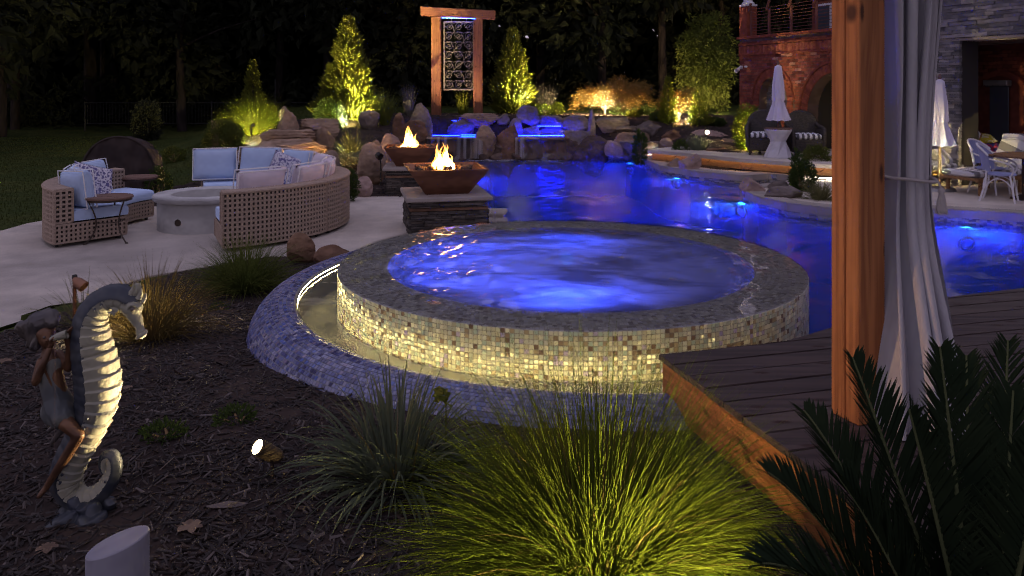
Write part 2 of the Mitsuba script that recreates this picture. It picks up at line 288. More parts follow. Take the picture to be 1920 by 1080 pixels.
leafmat('leaf_big_grass', (.075, .112, .012), (.135, .155, .022), 7); leafmat('leaf_liriope', (.075, .095, .062), (.14, .16, .10), 6, .25); leafmat('leaf_tan', (.20, .13, .05), (.10, .085, .03), 6); leafmat('leaf_green_grass', (.085, .12, .025), (.15, .16, .045), 5)
leafmat('leaf_conifer', (.10, .125, .02), (.16, .155, .03), 4); leafmat('leaf_dark', (.045, .075, .022), (.075, .105, .032), 6); leafmat('leaf_juniper', (.15, .185, .15), (.22, .23, .15), 6); leafmat('leaf_maple', (.30, .20, .065), (.21, .135, .04), 4); leafmat('leaf_bright', (.11, .15, .02), (.17, .18, .03), 6)
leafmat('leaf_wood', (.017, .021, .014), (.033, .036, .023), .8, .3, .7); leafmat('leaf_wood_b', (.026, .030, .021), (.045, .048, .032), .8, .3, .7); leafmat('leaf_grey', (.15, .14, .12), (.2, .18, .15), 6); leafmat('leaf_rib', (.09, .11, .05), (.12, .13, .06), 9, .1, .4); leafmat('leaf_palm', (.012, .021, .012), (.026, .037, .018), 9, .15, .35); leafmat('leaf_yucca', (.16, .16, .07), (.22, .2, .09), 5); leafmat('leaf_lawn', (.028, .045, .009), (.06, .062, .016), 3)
# ---- setting: ground, paving, pool ------------------------------------------
RZ, WZ = .05, -.12                       # right-hand paving and pool water levels
PATIO = Polygon([(-16, 2), (-9.5, 8.4), (-6.8, 10.4), (-6.8, 10.95), (-6.35, 12.1), (-5.6, 12.65), (-4.5, 13.2), (-3.0, 13.65), (-1.2, 13.7), (-.8, 13.1), (-.45, 11.8), (0.0, 11.2), (.2, 8), (-.5, 8.2), (-1.2, 8.3),
                 (-1.5, 8.65), (-2.0, 8.95), (-2.5, 8.9), (-3.0, 8.65), (-3.37, 8.25), (-3.69, 7.95), (-3.83, 7.4), (-3.88, 6.6), (-3.8, 5.8), (-4.2, 4.5), (-6, 2)]).buffer(.12, 8).buffer(-.12, 8).difference(POOLs.buffer(.02))
RPAT = Polygon([(3.9, 14.6), (3.9, 12.6), (4.7, 11.5), (6, 11.4), (7.5, 10.9), (9.2, 10.6), (9.2, 5), (19, 5), (19, 24), (8, 24), (6.4, 19), (4.6, 19.2), (3.4, 20.6), (3.2, 18), (4.6, 16)]).difference(POOLs.buffer(.02))
C0, C1 = np.array([.42, 5.86]), np.array([.586, 6.131])      # spa axis, catch-basin axis
def axis(lo, hi, nlo, nhi, d, big=140):
    a = np.arange(nlo, nhi+1e-6, d); return np.unique(np.round(np.r_[lo-np.geomspace(1, big, 16)+1, np.linspace(lo, nlo, 18), a, np.linspace(nhi, hi, 18), hi+np.geomspace(1, big, 16)-1], 4))
def sheet(X, Y, fz, keep=None):
    gx, gy = np.meshgrid(X, Y, indexing='ij'); v = np.stack([gx, gy, fz(gx, gy)], -1).reshape(-1, 3); n = len(Y)
    i, j = np.meshgrid(np.arange(len(X)-1), np.arange(n-1), indexing='ij'); a = (i*n+j).ravel()
    q = np.stack([a, a+n, a+n+1, a+1], 1)
    if keep is not None:
        c = v[q].mean(1); q = q[keep(c[:, 0], c[:, 1])]
    f = np.vstack([q[:, [0, 1, 2]], q[:, [0, 2, 3]]]); u, inv = np.unique(f, return_inverse=True)
    return v[u], inv.reshape(f.shape)
hole = unary_union([POOLs.buffer(.12), PATIO.buffer(-.2), RPAT.buffer(-.2), Point(C1).buffer(2.3), Point(C0).buffer(1.6)])
def ground_z(x, y): return np.where(contains_xy(hole, x, y), -2.2, H(x, y))
solo('ground', sheet(axis(-40, 40, -9, 10, .13), axis(-6, 60, 1, 24, .13), ground_z), 'lawn_soil', 'dark lawn around the pool terrace running back to the woods', None, True, kind='structure')
BED = Polygon([(-7, .5), (-6, 2.0), (-4.1, 4.4), (-3.7, 5.8), (-3.75, 7), (-3.5, 8), (-2.8, 8.8), (-1.6, 8.8), (-.4, 8.3), (2, 4.0), (3.5, 3), (4, .5)])
bh = unary_union([PATIO.buffer(-.15), Point(C1).buffer(2.35), Point(C0).buffer(1.6), POOLs.buffer(.1)])
bed_k = lambda poly, h: (lambda x, y: contains_xy(poly, x, y) & ~contains_xy(h, x, y))
solo('mulch_bed', sheet(np.arange(-7, 4.1, .07), np.arange(.5, 9, .07), lambda x, y: H(x, y)+.012+.02*meshkit.fbm(np.stack([x*4, y*4, 0*x], -1), 3), bed_k(BED, bh)), 'soil', 'dark shredded bark bed in the foreground left of the spa', None, True, kind='structure')
BACK = Polygon([(-6.9, 13.0), (-5.7, 12.5), (-4.5, 13.0), (-1.2, 13.5), (-1.4, 16), (-1.3, 21.2), (3.2, 21.3), (3.5, 18), (5, 15.7), (8.5, 16), (9, 23), (6, 25.5), (-4, 25.5), (-6.6, 20), (-6.0, 16)])
solo('rock_garden_soil', sheet(np.arange(-7, 9.1, .12), np.arange(12, 26, .12), lambda x, y: H(x, y)+.012+.03*meshkit.fbm(np.stack([x*3, y*3, 0*x], -1), 3), bed_k(BACK, unary_union([PATIO.buffer(-.15), POOLs.buffer(.25)]))), 'soil', 'dark mulch of the rock garden behind the pool', None, True, kind='structure')
solo('patio', extrude(PATIO, -.14, 0), 'concrete', 'pale concrete patio under the curved sofas', None, kind='structure')
solo('pool_terrace', extrude(RPAT, -.2, RZ), 'concrete', 'grey concrete terrace under the loungers right of the pool', None, kind='structure')
cop = POOLs.buffer(.30, 12).difference(POOLs.buffer(-.03, 12))
solo('pool_coping', cat(extrude(cop.intersection(sbox(3.15, 5.5, 10, 21.0)).difference(Point(C0).buffer(2.0)), -.06, RZ+.02), extrude(cop.intersection(sbox(-1.8, 9.5, .4, 13.3)), -.06, .05)), 'coping_stone', 'smooth grey coping along the pool edge', None, kind='structure')
def wallring(poly, z0, z1, d=.25):
    r = poly.exterior; n = int(r.length/d); p = np.array([r.interpolate(i*r.length/n).coords[0] for i in range(n)])
    v = np.vstack([np.c_[p, np.full(n, z0)], np.c_[p, np.full(n, z1)]]); i = np.arange(n); j = (i+1) % n
    return v, np.stack([i, j, j+n, i+n], 1)
pool = thing('pool_basin', 'dark blue plastered pool shell under the water', None, kind='structure')
def f_band(p, n, uv):
    a = dr.floor((p.x+p.y*.7)*34); b = dr.floor(p.z*38); r = crand(a, b, 3)
    c = mix((.30, .30, .33), (.12, .11, .13), smoothstep(.3, .7, r)); return mix(c, (.42, .36, .22), smoothstep(.8, .85, crand(a, b, 7)))
mat('band_tile', tex(f_band), .2, .6)
mat('pool_plaster', two((.075, .075, .15), (.045, .048, .11), .7, oc=3), .8, .2)  # plaster coloured dark blue to dim the shell under the water
scene['turbid_water'] = {'type': 'homogeneous', 'albedo': {'type': 'rgb', 'value': [.25, .42, .985]}, 'sigma_t': 1.2}
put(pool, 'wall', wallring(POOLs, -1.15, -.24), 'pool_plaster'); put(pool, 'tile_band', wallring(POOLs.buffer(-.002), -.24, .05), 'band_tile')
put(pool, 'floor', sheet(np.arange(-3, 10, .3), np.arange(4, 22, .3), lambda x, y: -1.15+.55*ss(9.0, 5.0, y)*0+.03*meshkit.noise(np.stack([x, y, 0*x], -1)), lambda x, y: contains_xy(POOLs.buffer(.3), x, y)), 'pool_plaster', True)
def waves(x, y, seed, spec):
    rg = np.random.default_rng(seed); z = 0*x
    for lam, slope, n in spec:
        for _ in range(n):
            a = rg.uniform(0, 2*np.pi); k = 2*np.pi/(lam*rg.uniform(.75, 1.3)); ph = rg.uniform(0, 7)
            wob = meshkit.fbm(np.stack([x/lam*.35+ph, y/lam*.35, 0*x], -1), 2)*5
            z = z+slope/k*np.sin(k*(x*np.cos(a)+y*np.sin(a))+ph+wob)
    return z
solo('pool_water', sheet(np.arange(-2, 9.7, .06), np.arange(4.3, 21.7, .06), lambda x, y: WZ+waves(x, y, 3, [(1.1, .014, 5), (.45, .022, 6), (.22, .020, 5)]), lambda x, y: contains_xy(POOLs.buffer(.06), x, y)), 'pool_water_surface', 'deep blue lit swimming pool water with soft ripples', None, True, kind='structure', interior={'type': 'ref', 'id': 'turbid_water'})
# pool lamps: lens discs on the pool walls
def disc_mesh(r, n=20): 
    v = np.vstack([[[0, 0, 0]], np.stack([r*np.cos(np.arange(n)*2*np.pi/n), r*np.sin(np.arange(n)*2*np.pi/n), np.zeros(n)], 1)]); i = np.arange(n)
    return v, np.stack([np.zeros(n, int), i+1, (i+1) % n+1], 1)
RING = lathe([(.078, .0), (.078, .018), (.108, .018), (.115, .0)], 24)
def pool_lamp(p, q, I, label, w=1.6, r=.075, col=(.010, .045, 1.0)):
    k = thing('pool_light', label, 'pool light', 'blue underwater lights of the pool'); M = look(p, q)
    put(k, 'lens', disc_mesh(r), 'black_metal', M=M, **area(.8, 16, 44, .4)); put(k, 'bezel', RING, 'grey_metal', 30, M=M@T().scale(r/.075))
    d = np.array(q, float)-np.array(p, float); d /= np.linalg.norm(d); scene[uniq('beam_pool')] = {'type': 'spot', 'intensity': rgb(*[c*I*K for c in col]), 'cutoff_angle': 75, 'beam_width': 14, 'sampling_weight': w, 'to_world': look(np.array(p)+d*.03, q)}
for p, q, L, lb in [((3.14, 20.7, -.34), (1.2, 18.6, -.6), 340, 'blue underwater light near the rocks at the far right pool end'), ((3.66, 17.3, -.26), (2.3, 15.9, -.5), 240, 'small blue underwater light by the boulder on the coping'),
                    ((4.05, 13.75, -.30), (2.5, 12.4, -.55), 520, 'bright blue underwater light beside the rocky point'), ((6.75, 11.6, -.42), (6.3, 9.8, -.75), 520, 'bright blue underwater light right of the curtain'),
                    ((-1.35, 17.0, -.5), (1.5, 16.4, -1.1), 540, 'unseen underwater light in the left pool wall, placed to light the middle of the pool'), ((-.02, 10.3, -.5), (2.5, 11.5, -1.1), 540, 'unseen underwater light behind the spa, placed to light the middle of the pool')]:  # last two are out of view, placed for the mid pool glow
    pool_lamp(p, q, L, lb)
# ---- spa ---------------------------------------------------------------------
SPZ = .63
spa = thing('spa', 'round raised spa clad in glowing beige glass mosaic', 'hot tub')
put(spa, 'shell', mv(lathe([(1.688, -1.1), (1.688, SPZ-.005), (1.34, SPZ-.005), (1.34, .12), (.95, .10), (.93, -.30), (0.01, -.32)], 160), (*C0, 0)), 'grout')
PAL = [(.54, .53, .38), (.46, .48, .37), (.38, .45, .37), (.62, .60, .46), (.35, .28, .18), (.15, .10, .075), (.46, .43, .30), (.42, .36, .50), (.25, .18, .12), (.50, .50, .42)]
PAL2 = [(.15, .16, .31), (.11, .115, .26), (.20, .20, .34), (.075, .075, .19), (.24, .225, .34), (.12, .14, .34), (.06, .055, .13), (.165, .17, .30), (.22, .18, .28), (.095, .13, .37)]
PALR = [(0.312, 0.305, 0.281), (0.265, 0.258, 0.250), (0.352, 0.343, 0.312), (0.227, 0.218, 0.218), (0.187, 0.172, 0.164), (0.296, 0.296, 0.312), (0.250, 0.234, 0.203), (0.281, 0.281, 0.272), (0.156, 0.140, 0.137), (0.320, 0.312, 0.320)]
PW = [.2, .17, .14, .13, .08, .05, .1, .03, .04, .06]
s_ = .0118; _tv = np.array([[-s_, -s_, -.002], [s_, -s_, -.002], [s_, s_, -.002], [-s_, s_, -.002], [-s_+.0012, -s_+.0012, .0018], [s_-.0012, -s_+.0012, .0018], [s_-.0012, s_-.0012, .0018], [-s_+.0012, s_-.0012, .0018]])
_tf = np.array([[4, 5, 6], [4, 6, 7], [0, 1, 5], [0, 5, 4], [1, 2, 6], [1, 6, 5], [2, 3, 7], [2, 7, 6], [3, 0, 4], [3, 4, 7]])
def tiles(holder, C, t1, N, pal, seed, size, keep=300, jit=.06, cam=(0, 0, E)):
    """Mosaic pieces at C with tangent t1 and normal N; the largest in view become parts, the rest one part."""
    rg = np.random.default_rng(seed); n = len(C); N = N+rg.normal(0, jit, (n, 3)); N /= np.linalg.norm(N, axis=1, keepdims=True)
    t1 = t1-N*(t1*N).sum(1, keepdims=True); t1 /= np.linalg.norm(t1, axis=1, keepdims=True); t2 = np.cross(N, t1); sc = np.asarray(size)/.0265
    ci = rg.choice(10, n, p=PW); d = C-np.asarray(cam); r = np.linalg.norm(d, axis=1); vis = np.maximum(-(d*N).sum(1)/r, 0)/r**2
    big = np.argsort(-vis)[:keep]; rest = np.setdiff1d(np.arange(n), big)
    protos = [mikit.ply((_tv, _tf), 'tile', color=np.tile(c, (8, 1))) for c in pal] if keep else []
    for b in big:
        M = np.eye(4); M[:3, 0] = t1[b]*sc[0]; M[:3, 1] = t2[b]*sc[1]; M[:3, 2] = N[b]; M[:3, 3] = C[b]
        put(holder, 'tile', protos[ci[b]], None, M=T(M))
    if len(rest):
        v = C[rest][:, None]+_tv[None, :, 0, None]*sc[0]*t1[rest][:, None]+_tv[None, :, 1, None]*sc[1]*t2[rest][:, None]+_tv[None, :, 2, None]*N[rest][:, None]
        f = _tf[None]+(np.arange(len(rest))*8)[:, None, None]; col = np.array(pal)[ci[rest]]*rg.uniform(.85, 1.15, (len(rest), 1))
        put(holder, 'tile_mosaic', (v.reshape(-1, 3), f.reshape(-1, 3)), 'tile', kind='stuff', color=np.repeat(np.clip(col, 0, 1), 8, 0))
nc = 400; th = np.arange(nc)*2*np.pi/nc; zz = SPZ-.014-.0265*np.arange(13)
a, z = [q.ravel() for q in np.meshgrid(th, zz, indexing='ij')]
k = (np.sin(a) < .35) | (z > .4); a, z = a[k], z[k]
tiles(spa+'__shell', np.stack([C0[0]+1.689*np.cos(a), C0[1]+1.689*np.sin(a), z], 1), np.stack([-np.sin(a), np.cos(a), 0*a], 1), np.stack([np.cos(a), np.sin(a), 0*a], 1), PAL, 11, (.0265, .0265), jit=.045)
P_, A_ = [], []
for i in range(13):
    r = 1.677-.0265*i; m = int(2*np.pi*r/.0265); t = (np.arange(m)+.5*(i % 2))*2*np.pi/m; P_.append(np.stack([C0[0]+r*np.cos(t), C0[1]+r*np.sin(t), np.full(m, SPZ-.003)], 1)); A_.append(t)
P_, A_ = np.vstack(P_), np.concatenate(A_)
rim = put(spa, 'rim', mv(lathe([(1.687, SPZ-.012), (1.687, SPZ-.004), (1.338, SPZ-.004), (1.338, SPZ-.05)], 160), (*C0, 0)), 'grout')
tiles(rim, P_, np.stack([-np.sin(A_), np.cos(A_), 0*A_], 1), np.tile([0, 0, 1.0], (len(A_), 1)), PALR, 12, (.0265, .0265), keep=0, jit=.02)
def spa_z(x, y):
    r = np.hypot(x-C0[0], y-C0[1]); return SPZ+.010+waves(x, y, 8, [(.5, .05, 5), (.2, .085, 6), (.11, .075, 6)])*(.17+.83*ss(1.60, 1.2, r))*(.35+.65*ss(1.2, -.5, x))*np.clip((1.70-r)/.06, 0, 1)
put(spa, 'water', sheet(np.arange(-1.35, 2.2, .022), np.arange(4.1, 7.62, .022), spa_z, lambda x, y: np.hypot(x-C0[0], y-C0[1]) < 1.693), 'water', True, label='swirling spa water lapping over the tiled rim')
def f_foam(p, n, uv):
    x, y = p.x-.42, p.y-5.86; q = fbm(x*1.1+3, y*2.2, 0, 3); w = fbm((x+q*.7)*2.4, (y+q*.5)*5.5, 2.0, 4)
    r = dr.sqrt(x*x+y*y); dens = .16+.66*smoothstep(.28, .72, w)
    return dens*(1-smoothstep(1.0, 1.33, r))*(1-.6*smoothstep(.2, 1.1, x))
scene['foam_bubbles'] = {'type': 'principledthin', 'base_color': rgb(.80, .80, .86), 'roughness': .8, 'diff_trans': 1.25, 'spec_trans': 0.0}
scene['aerated'] = {'type': 'blendbsdf', 'weight': tex(f_foam), 'a': {'type': 'null'}, 'b': {'type': 'ref', 'id': 'foam_bubbles'}}
put(spa, 'foam', sheet(np.arange(-1, 1.85, .05), np.arange(4.5, 7.3, .05), lambda x, y: SPZ-.035+.012*meshkit.fbm(np.stack([x*3, y*3, 0*x], -1), 2), lambda x, y: np.hypot(x-C0[0], y-C0[1]) < 1.345), 'aerated', True, label='cloudy whirl of fine bubbles under the spa surface')
for p, q, I, r, cut in [((.34, 4.97, .20), (.34, 4.97, .6), 9.0, .06, 86), ((-.42, 6.35, .135), (-.38, 6.3, .6), 4.6, .06, 86), ((.50, 7.13, .36), (.4, 6.0, .50), 15.0, .06, 84), ((-.62, 5.45, .135), (-.55, 5.5, .6), 4.6, .06, 86), ((.42, 5.86, -.29), (.10, 5.86, .5), 24, .07, 86)]:  # unseen lamps under the foam, placed to make the blue glow
    k = put(spa, 'light', disc_mesh(r), 'black_metal', M=look(p, q), **area(.03, .3, 1.2, .1)); d = np.array(q)-np.array(p); d /= np.linalg.norm(d)
    scene[uniq('beam_spa')] = {'type': 'spot', 'intensity': rgb(.03*I*K*.75, .07*I*K*.75, I*K*.75), 'cutoff_angle': cut, 'beam_width': cut*.35, 'sampling_weight': 2.0, 'to_world': look(np.array(p)+d*.02, q)}
# catch basin round the spa
bas = thing('catch_basin', 'curved low catch basin wall of blue glass mosaic around the spa', 'basin')
A0, A1 = math.radians(-58), math.radians(-245)
prof = np.array([(2.20, .16), (2.20, .383), (2.215, .398), (2.26, .410), (2.31, .408), (2.37, .392), (2.43, .36), (2.48, .31), (2.513, .25), (2.527, .18), (2.52, .12), (2.50, .10), (2.485, .09), (2.485, -.15)])
put(bas, 'wall', mv(lathe(prof, 150, A0, A1), (*C1, 0)), 'grout_blue', 40); put(bas, 'footing', mv(lathe([(2.50, .125), (2.515, .10), (2.51, -.2)], 150, A0, A1), (*C1, 0)), 'ring_base', 40, label='rough reddish concrete footing under the mosaic')
pp = prof[2:11]; sl = np.r_[0, np.cumsum(np.linalg.norm(np.diff(pp, axis=0), axis=1))]; nr = int(sl[-1]/.0265); P_, N_, A_ = [], [], []
for i in range(nr+1):
    s = .012+i*.0265
    if s > sl[-1]: break
    r, z = np.interp(s, sl, pp[:, 0]), np.interp(s, sl, pp[:, 1]); e = .012; dr_, dz = np.interp(s+e, sl, pp[:, 0])-np.interp(s-e, sl, pp[:, 0]), np.interp(s+e, sl, pp[:, 1])-np.interp(s-e, sl, pp[:, 1]); l = math.hypot(dr_, dz)
    m = int((A0-A1)*2.4/.0265); t = A1+(np.arange(m)+.5*(i % 2)+.25)*(A0-A1)/m
    P_.append(np.stack([C1[0]+r*np.cos(t), C1[1]+r*np.sin(t), np.full(m, z)], 1)); N_.append(np.stack([-dz/l*np.cos(t), -dz/l*np.sin(t), np.full(m, dr_/l)], 1)); A_.append(t)
P_, N_, A_ = np.vstack(P_), np.vstack(N_), np.concatenate(A_)
tiles(bas+'__wall', P_+N_*.001, np.stack([-np.sin(A_), np.cos(A_), 0*A_], 1), N_, PAL2, 13, (.0265, .0265), jit=.05)
put(bas, 'floor', mv(lathe([(2.21, .17), (1.68, .17)], 150, A0, A1), (*C1, 0)), 'trough_plaster')
def tr_keep(x, y):
    r0, r1 = np.hypot(x-C0[0], y-C0[1]), np.hypot(x-C1[0], y-C1[1]); return (r0 > 1.672) & (r1 < 2.215) & (x < 1.9) & (y < 8.1) & ~((x > .9) & (y > 5.6))
put(bas, 'water', sheet(np.arange(-1.75, 2.0, .025), np.arange(3.85, 8.2, .025), lambda x, y: .36+waves(x, y, 21, [(.35, .010, 4), (.15, .012, 5)]), tr_keep), 'water', True, label='shallow murky green water in the catch basin')
def f_tf(p, n, uv): return smoothstep(.52, .72, fbm(p.x*3.4, p.y*7, 0, 4))*smoothstep(5.2, 6.6, p.y)*.85+.10
scene['basin_foam'] = {'type': 'blendbsdf', 'weight': tex(f_tf), 'a': {'type': 'null'}, 'b': {'type': 'ref', 'id': 'foam_bubbles'}}
put(bas, 'foam', sheet(np.arange(-1.75, 1.0, .03), np.arange(3.85, 8.0, .03), lambda x, y: .352+0*x, lambda x, y: tr_keep(x, y)), 'basin_foam', True)
led = np.array([[C1[0]+2.193*math.cos(t), C1[1]+2.193*math.sin(t), .378] for t in np.linspace(math.radians(-62), math.radians(-243), 120)])
def ribbon(p, h, n_in, tilt=.5):
    nn = np.array([np.r_[(C1-q[:2])/np.linalg.norm(C1-q[:2]), 0] for q in p]); up = nn*0+[0, 0, 1.0]
    w = up*h; v = np.stack([p-w*.5, p+w*.5], 1).reshape(-1, 3); a = np.arange(len(p)-1)*2
    return v, np.stack([a, a+2, a+3, a+1], 1)
put(bas, 'led_strip', ribbon(led, .010, 0), 'white_fitting', label='warm white light strip under the basin lip', **area(38, 30, 10.5, 9.0))
# ---- deck, post, curtain -------------------------------------------------------
DZ = .59; DA, DU, DV = np.array([.74, 3.94]), np.array([.966, .2585]), np.array([.2585, -.966])
def duv(u, v, z): return [*(DA+u*DU+v*DV), z]
deck = thing('wooden_deck', 'dark plank deck with cedar fascia beside the spa', 'deck')
dpoly = Polygon([(0, 0), (.74, -.012), (.9, -.066), (1.115, -.143), (1.7, -.34), (2.25, -.49), (2.92, -.54), (6, -.62), (6, 3.3), (.02, 3.3)])
rg = np.random.default_rng(5); drot = math.atan2(DU[1], DU[0])
def place_uv(m, flip=True):
    v, f = m; w = np.array(v); w[:, 0] = DA[0]+v[:, 0]*DU[0]+v[:, 1]*DV[0]; w[:, 1] = DA[1]+v[:, 0]*DU[1]+v[:, 1]*DV[1]; return w, np.asarray(f)[:, ::-1]
for i in range(-4, 22):
    g = dpoly.intersection(sbox(-1, i*.155+.004, 7, i*.155+.151))
    if g.is_empty: continue
    for gg in getattr(g, 'geoms', [g]):
        if gg.area < .02: continue
        ch = gg.buffer(-.003); lift = rg.uniform(-.0015, .0015)
        m = cat(extrude(gg, DZ-.028+lift, DZ-.003+lift), extrude(ch, DZ-.003+lift, DZ+lift))
        put(deck, 'plank', place_uv(m), f'deck_plank_{"abc"[rg.integers(3)]}')
fas = deck
put(fas, 'fascia', mv(box(.04, 3.3, .225, .004), (*duv(.036, 1.66, 0)[:2], .447), drot), 'cedar_y', label='orange cedar fascia board along the near left deck edge')
e = np.array([(0.02, .03), (.74, .02), (.9, -.03), (1.115, -.11), (1.7, -.30), (2.25, -.45), (2.92, -.50), (6, -.58)]); ev = np.array([duv(u, v, 0) for u, v in e])
def wallstrip(p, z0, z1): 
    n = len(p); v = np.vstack([np.c_[p[:, :2], np.full(n, z0)], np.c_[p[:, :2], np.full(n, z1)]]); i = np.arange(n-1); return v, np.stack([i, i+1, i+1+n, i+n], 1)
put(fas, 'pool_side_skirt', wallstrip(ev, -.2, DZ-.03), 'cedar_x')
put(fas, 'joist', cat(*[mv(box(5.8, .04, .14, .004), duv(3, v, DZ-.105), drot) for v in (.3, .9, 1.5, 2.1, 2.7)]), 'cedar_x')
post = thing('pergola', 'square cedar pergola post in front of the curtain, with an unseen roof placed to shade the deck', 'pergola')
prot = math.atan2(.42, .91); pc = np.array([1.4155, 3.196])
for sgn in (-1, 1): put(post, 'post', mv(box(.145, .0712, 3.6, .005), (*(pc+sgn*.0364*np.array([-.42, .91])), DZ+1.8), prot), 'cedar_z')
for v in (-.30, .80, 2.9): put(post, 'beam', mv(box(5.2, .12, .24, .008), (*duv(3.0, v, 0)[:2], 3.42), drot), 'cedar_x')  # beams and roof are out of view, placed to shade deck and post
for i in range(19): put(post, 'unseen_roof_board', mv(box(.26, 3.9, .04, .004), (*duv(.46+i*.285, 1.3, 0)[:2], 3.57), drot), 'cedar_y')
cur = thing('curtain', 'pale grey curtain gathered by a rope tie beside the cedar post', 'curtain')
nz_, ns = 120, 260; zc = np.linspace(DZ+.005, 3.4, nz_); S = np.linspace(0, 1, ns); zt = 1.565
wid = np.where(zc > zt, .155+.115*ss(zt, 2.5, zc), .155+.12*ss(zt, .6, zc)); cx = np.where(zc > zt, 1.635+.015*ss(zt, 2.8, zc), 1.635-.03*ss(zt, .6, zc)); amp = np.where(zc > zt, .05+.03*ss(zt, 2.6, zc), .05+.05*ss(zt, .7, zc))
ph = meshkit.fbm(np.stack([np.zeros(nz_), zc*.55, np.zeros(nz_)], 1), 2)*2.2; fr = 4.3
s2, z2 = np.meshgrid(S, zc, indexing='ij'); fold = 2*np.pi*fr*(s2+.06*np.sin(2*np.pi*s2*2+.8*z2))+ph[None]
am = amp[None]*(.55+.9*meshkit.noise(np.stack([s2*5, z2*.5, 0*s2], -1))); rnd = np.sin(fold)
X = cx[None]+wid[None]*(s2-.5)*1.0+.022*np.sin(2*fold); Yc = 3.20-.21*ss(1.5, .6, z2)+am*rnd*(1-.25*rnd)+.10*(2*s2-1)**2*(wid[None]/.25)+.016*(meshkit.fbm(np.stack([s2*4, z2*.7, 0*s2], -1), 2)-.5)
v = np.stack([X, Yc, z2], -1).reshape(-1, 3); i, j = np.meshgrid(np.arange(ns-1), np.arange(nz_-1), indexing='ij'); q = (i*nz_+j).ravel()
put(cur, 'cloth', (v, np.stack([q, q+nz_, q+nz_+1, q+1], 1)), 'curtain_cloth', True)
tie = thing('rope_tieback', 'twisted rope tie with a tassel holding the curtain to the post', 'rope')
tt = np.linspace(0, 2*np.pi, 90); loop = np.stack([1.632+.092*np.cos(tt), 3.20+.105*np.sin(tt), zt+.006*np.sin(tt*2)], 1)
def twist(p, r, n=3, turns=30):
    p = np.asarray(p); L = np.linspace(0, 1, len(p)); t = np.gradient(p, axis=0); t /= np.linalg.norm(t, axis=1, keepdims=True); a = np.cross(t, [0.02, .03, 1.0]); a /= np.linalg.norm(a, axis=1, keepdims=True); b = np.cross(t, a)
    return cat(*[tube(p+r*.55*(np.cos(L*turns*2*np.pi+o)[:, None]*a+np.sin(L*turns*2*np.pi+o)[:, None]*b), r*.62, 6) for o in np.arange(n)*2*np.pi/n])
put(tie, 'rope', cat(twist(spline(loop, 260), .0065, turns=22), twist(spline([[1.545, 3.18, zt+.004], [1.50, 3.17, zt+.018], [1.478, 3.165, zt+.03]], 60), .006, turns=4)), 'rope_cloth', True)
tas = [1.708, 3.105, zt-.01]
put(tie, 'tassel', cat(tube([[1.70, 3.12, zt], [tas[0], tas[1], zt-.03]], .004, 6), mv(lathe([(.001, .0), (.010, -.004), (.014, -.016), (.009, -.03), (.013, -.034)], 14), (tas[0], tas[1], zt-.025)), *[tube([[tas[0]+.009*math.cos(t), tas[1]+.009*math.sin(t), zt-.055], [tas[0]+.015*math.cos(t), tas[1]+.015*math.sin(t), zt-.09], [tas[0]+.019*math.cos(t+.1), tas[1]+.019*math.sin(t+.1), zt-.125-.006*math.sin(9*t)]], .0032, 5) for t in np.linspace(0, 6.28, 26)]), 'rope_cloth', True)
# ---- rocks ---------------------------------------------------------------------
def rock_at(x0, x1, y0, y1, label, m='sandstone', D=None, seed=None, dep=.8, name='boulder', group=None, cuts=9, strat=0.0, top=None, rough=.10, rz=0.0, sink=.06, lev=None):
    xc = (x0+x1)/2; rg_ = seed if seed is not None else int(x0*7+y0*3) % 9973
    d = D if D else gd(xc, y1, 9)
    w = (x1-x0)/F*d; ztop, zbot = pz(y0, d), pz(y1, d)
    y = d+w*dep*.35; zg = min(zbot, Hs(px(xc, d), y)+.02)-sink
    v, f = boulder((w, w*dep, ztop-zg), rg_, cuts, rough, lev or (4 if w > .5 else 3), strat, top)
    return solo(name, mv((v, f), (px(xc, d)*y/d*0+px(xc, d), y, (ztop+zg)/2), rz), m, label, 'rock', 50, group)
G1 = 'sandstone boulders of the rock garden left of the waterfall'; G2 = 'boulders around the waterfall'; G3 = 'boulders right of the waterfall'
rock_at(514, 557, 207, 250, 'upright pointed tan boulder beside the lit clump of grass', D=18.3, group=G1, cuts=6, dep=.7)
rock_at(520, 549, 199, 222, 'small boulder behind the upright pointed one', D=19.6, group=G1)
rock_at(556, 634, 223, 252, 'broad flat topped slab right of the upright boulder', D=18.6, group=G1, strat=.10, top=.5, dep=.7)
rock_at(484, 590, 243, 268, 'long low slab lit amber from beneath', D=17.6, group=G1, strat=.12, top=.55, dep=.45, sink=-.02)
rock_at(586, 626, 239, 268, 'blocky boulder with amber lit face next to the yucca', D=17.7, group=G1)
rock_at(463, 614, 261, 299, 'largest layered boulder directly behind the sofa cushions', D=16.2, group=G1, strat=.13, top=.6, dep=.55, rough=.13)
rock_at(434, 474, 274, 297, 'small flat boulder between round shrub and largest boulder', D=15.4, group=G1)
rock_at(598, 636, 282, 310, 'grey boulder under the left side of the pale juniper', 'greystone', D=14.9, group=G1)
rock_at(664, 722, 268, 312, 'rounded tan boulder behind the black spotlight', D=14.9, group=G1, cuts=5)
rock_at(711, 752, 250, 273, 'pinkish boulder behind the far fire bowl', 'pinkstone', D=16.4, group=G1)
rock_at(695, 718, 262, 275, 'little stone left of the far fire', D=16.0, group=G1)
rock_at(670, 710, 207, 224, 'grey boulder half hidden behind the yucca', 'greystone', D=20, group=G1)
rock_at(735, 762, 211, 232, 'small red brown boulder left of the round waterfall boulder', 'brownrock', D=19.5, group=G1)
rock_at(764, 810, 193, 228, 'big round grey boulder left of the timber gate', 'greystone', D=21.6, group=G2, cuts=4)
rock_at(735, 800, 226, 268, 'square brown boulder just above the far fire', 'brownrock', D=20.2, group=G2, cuts=7)
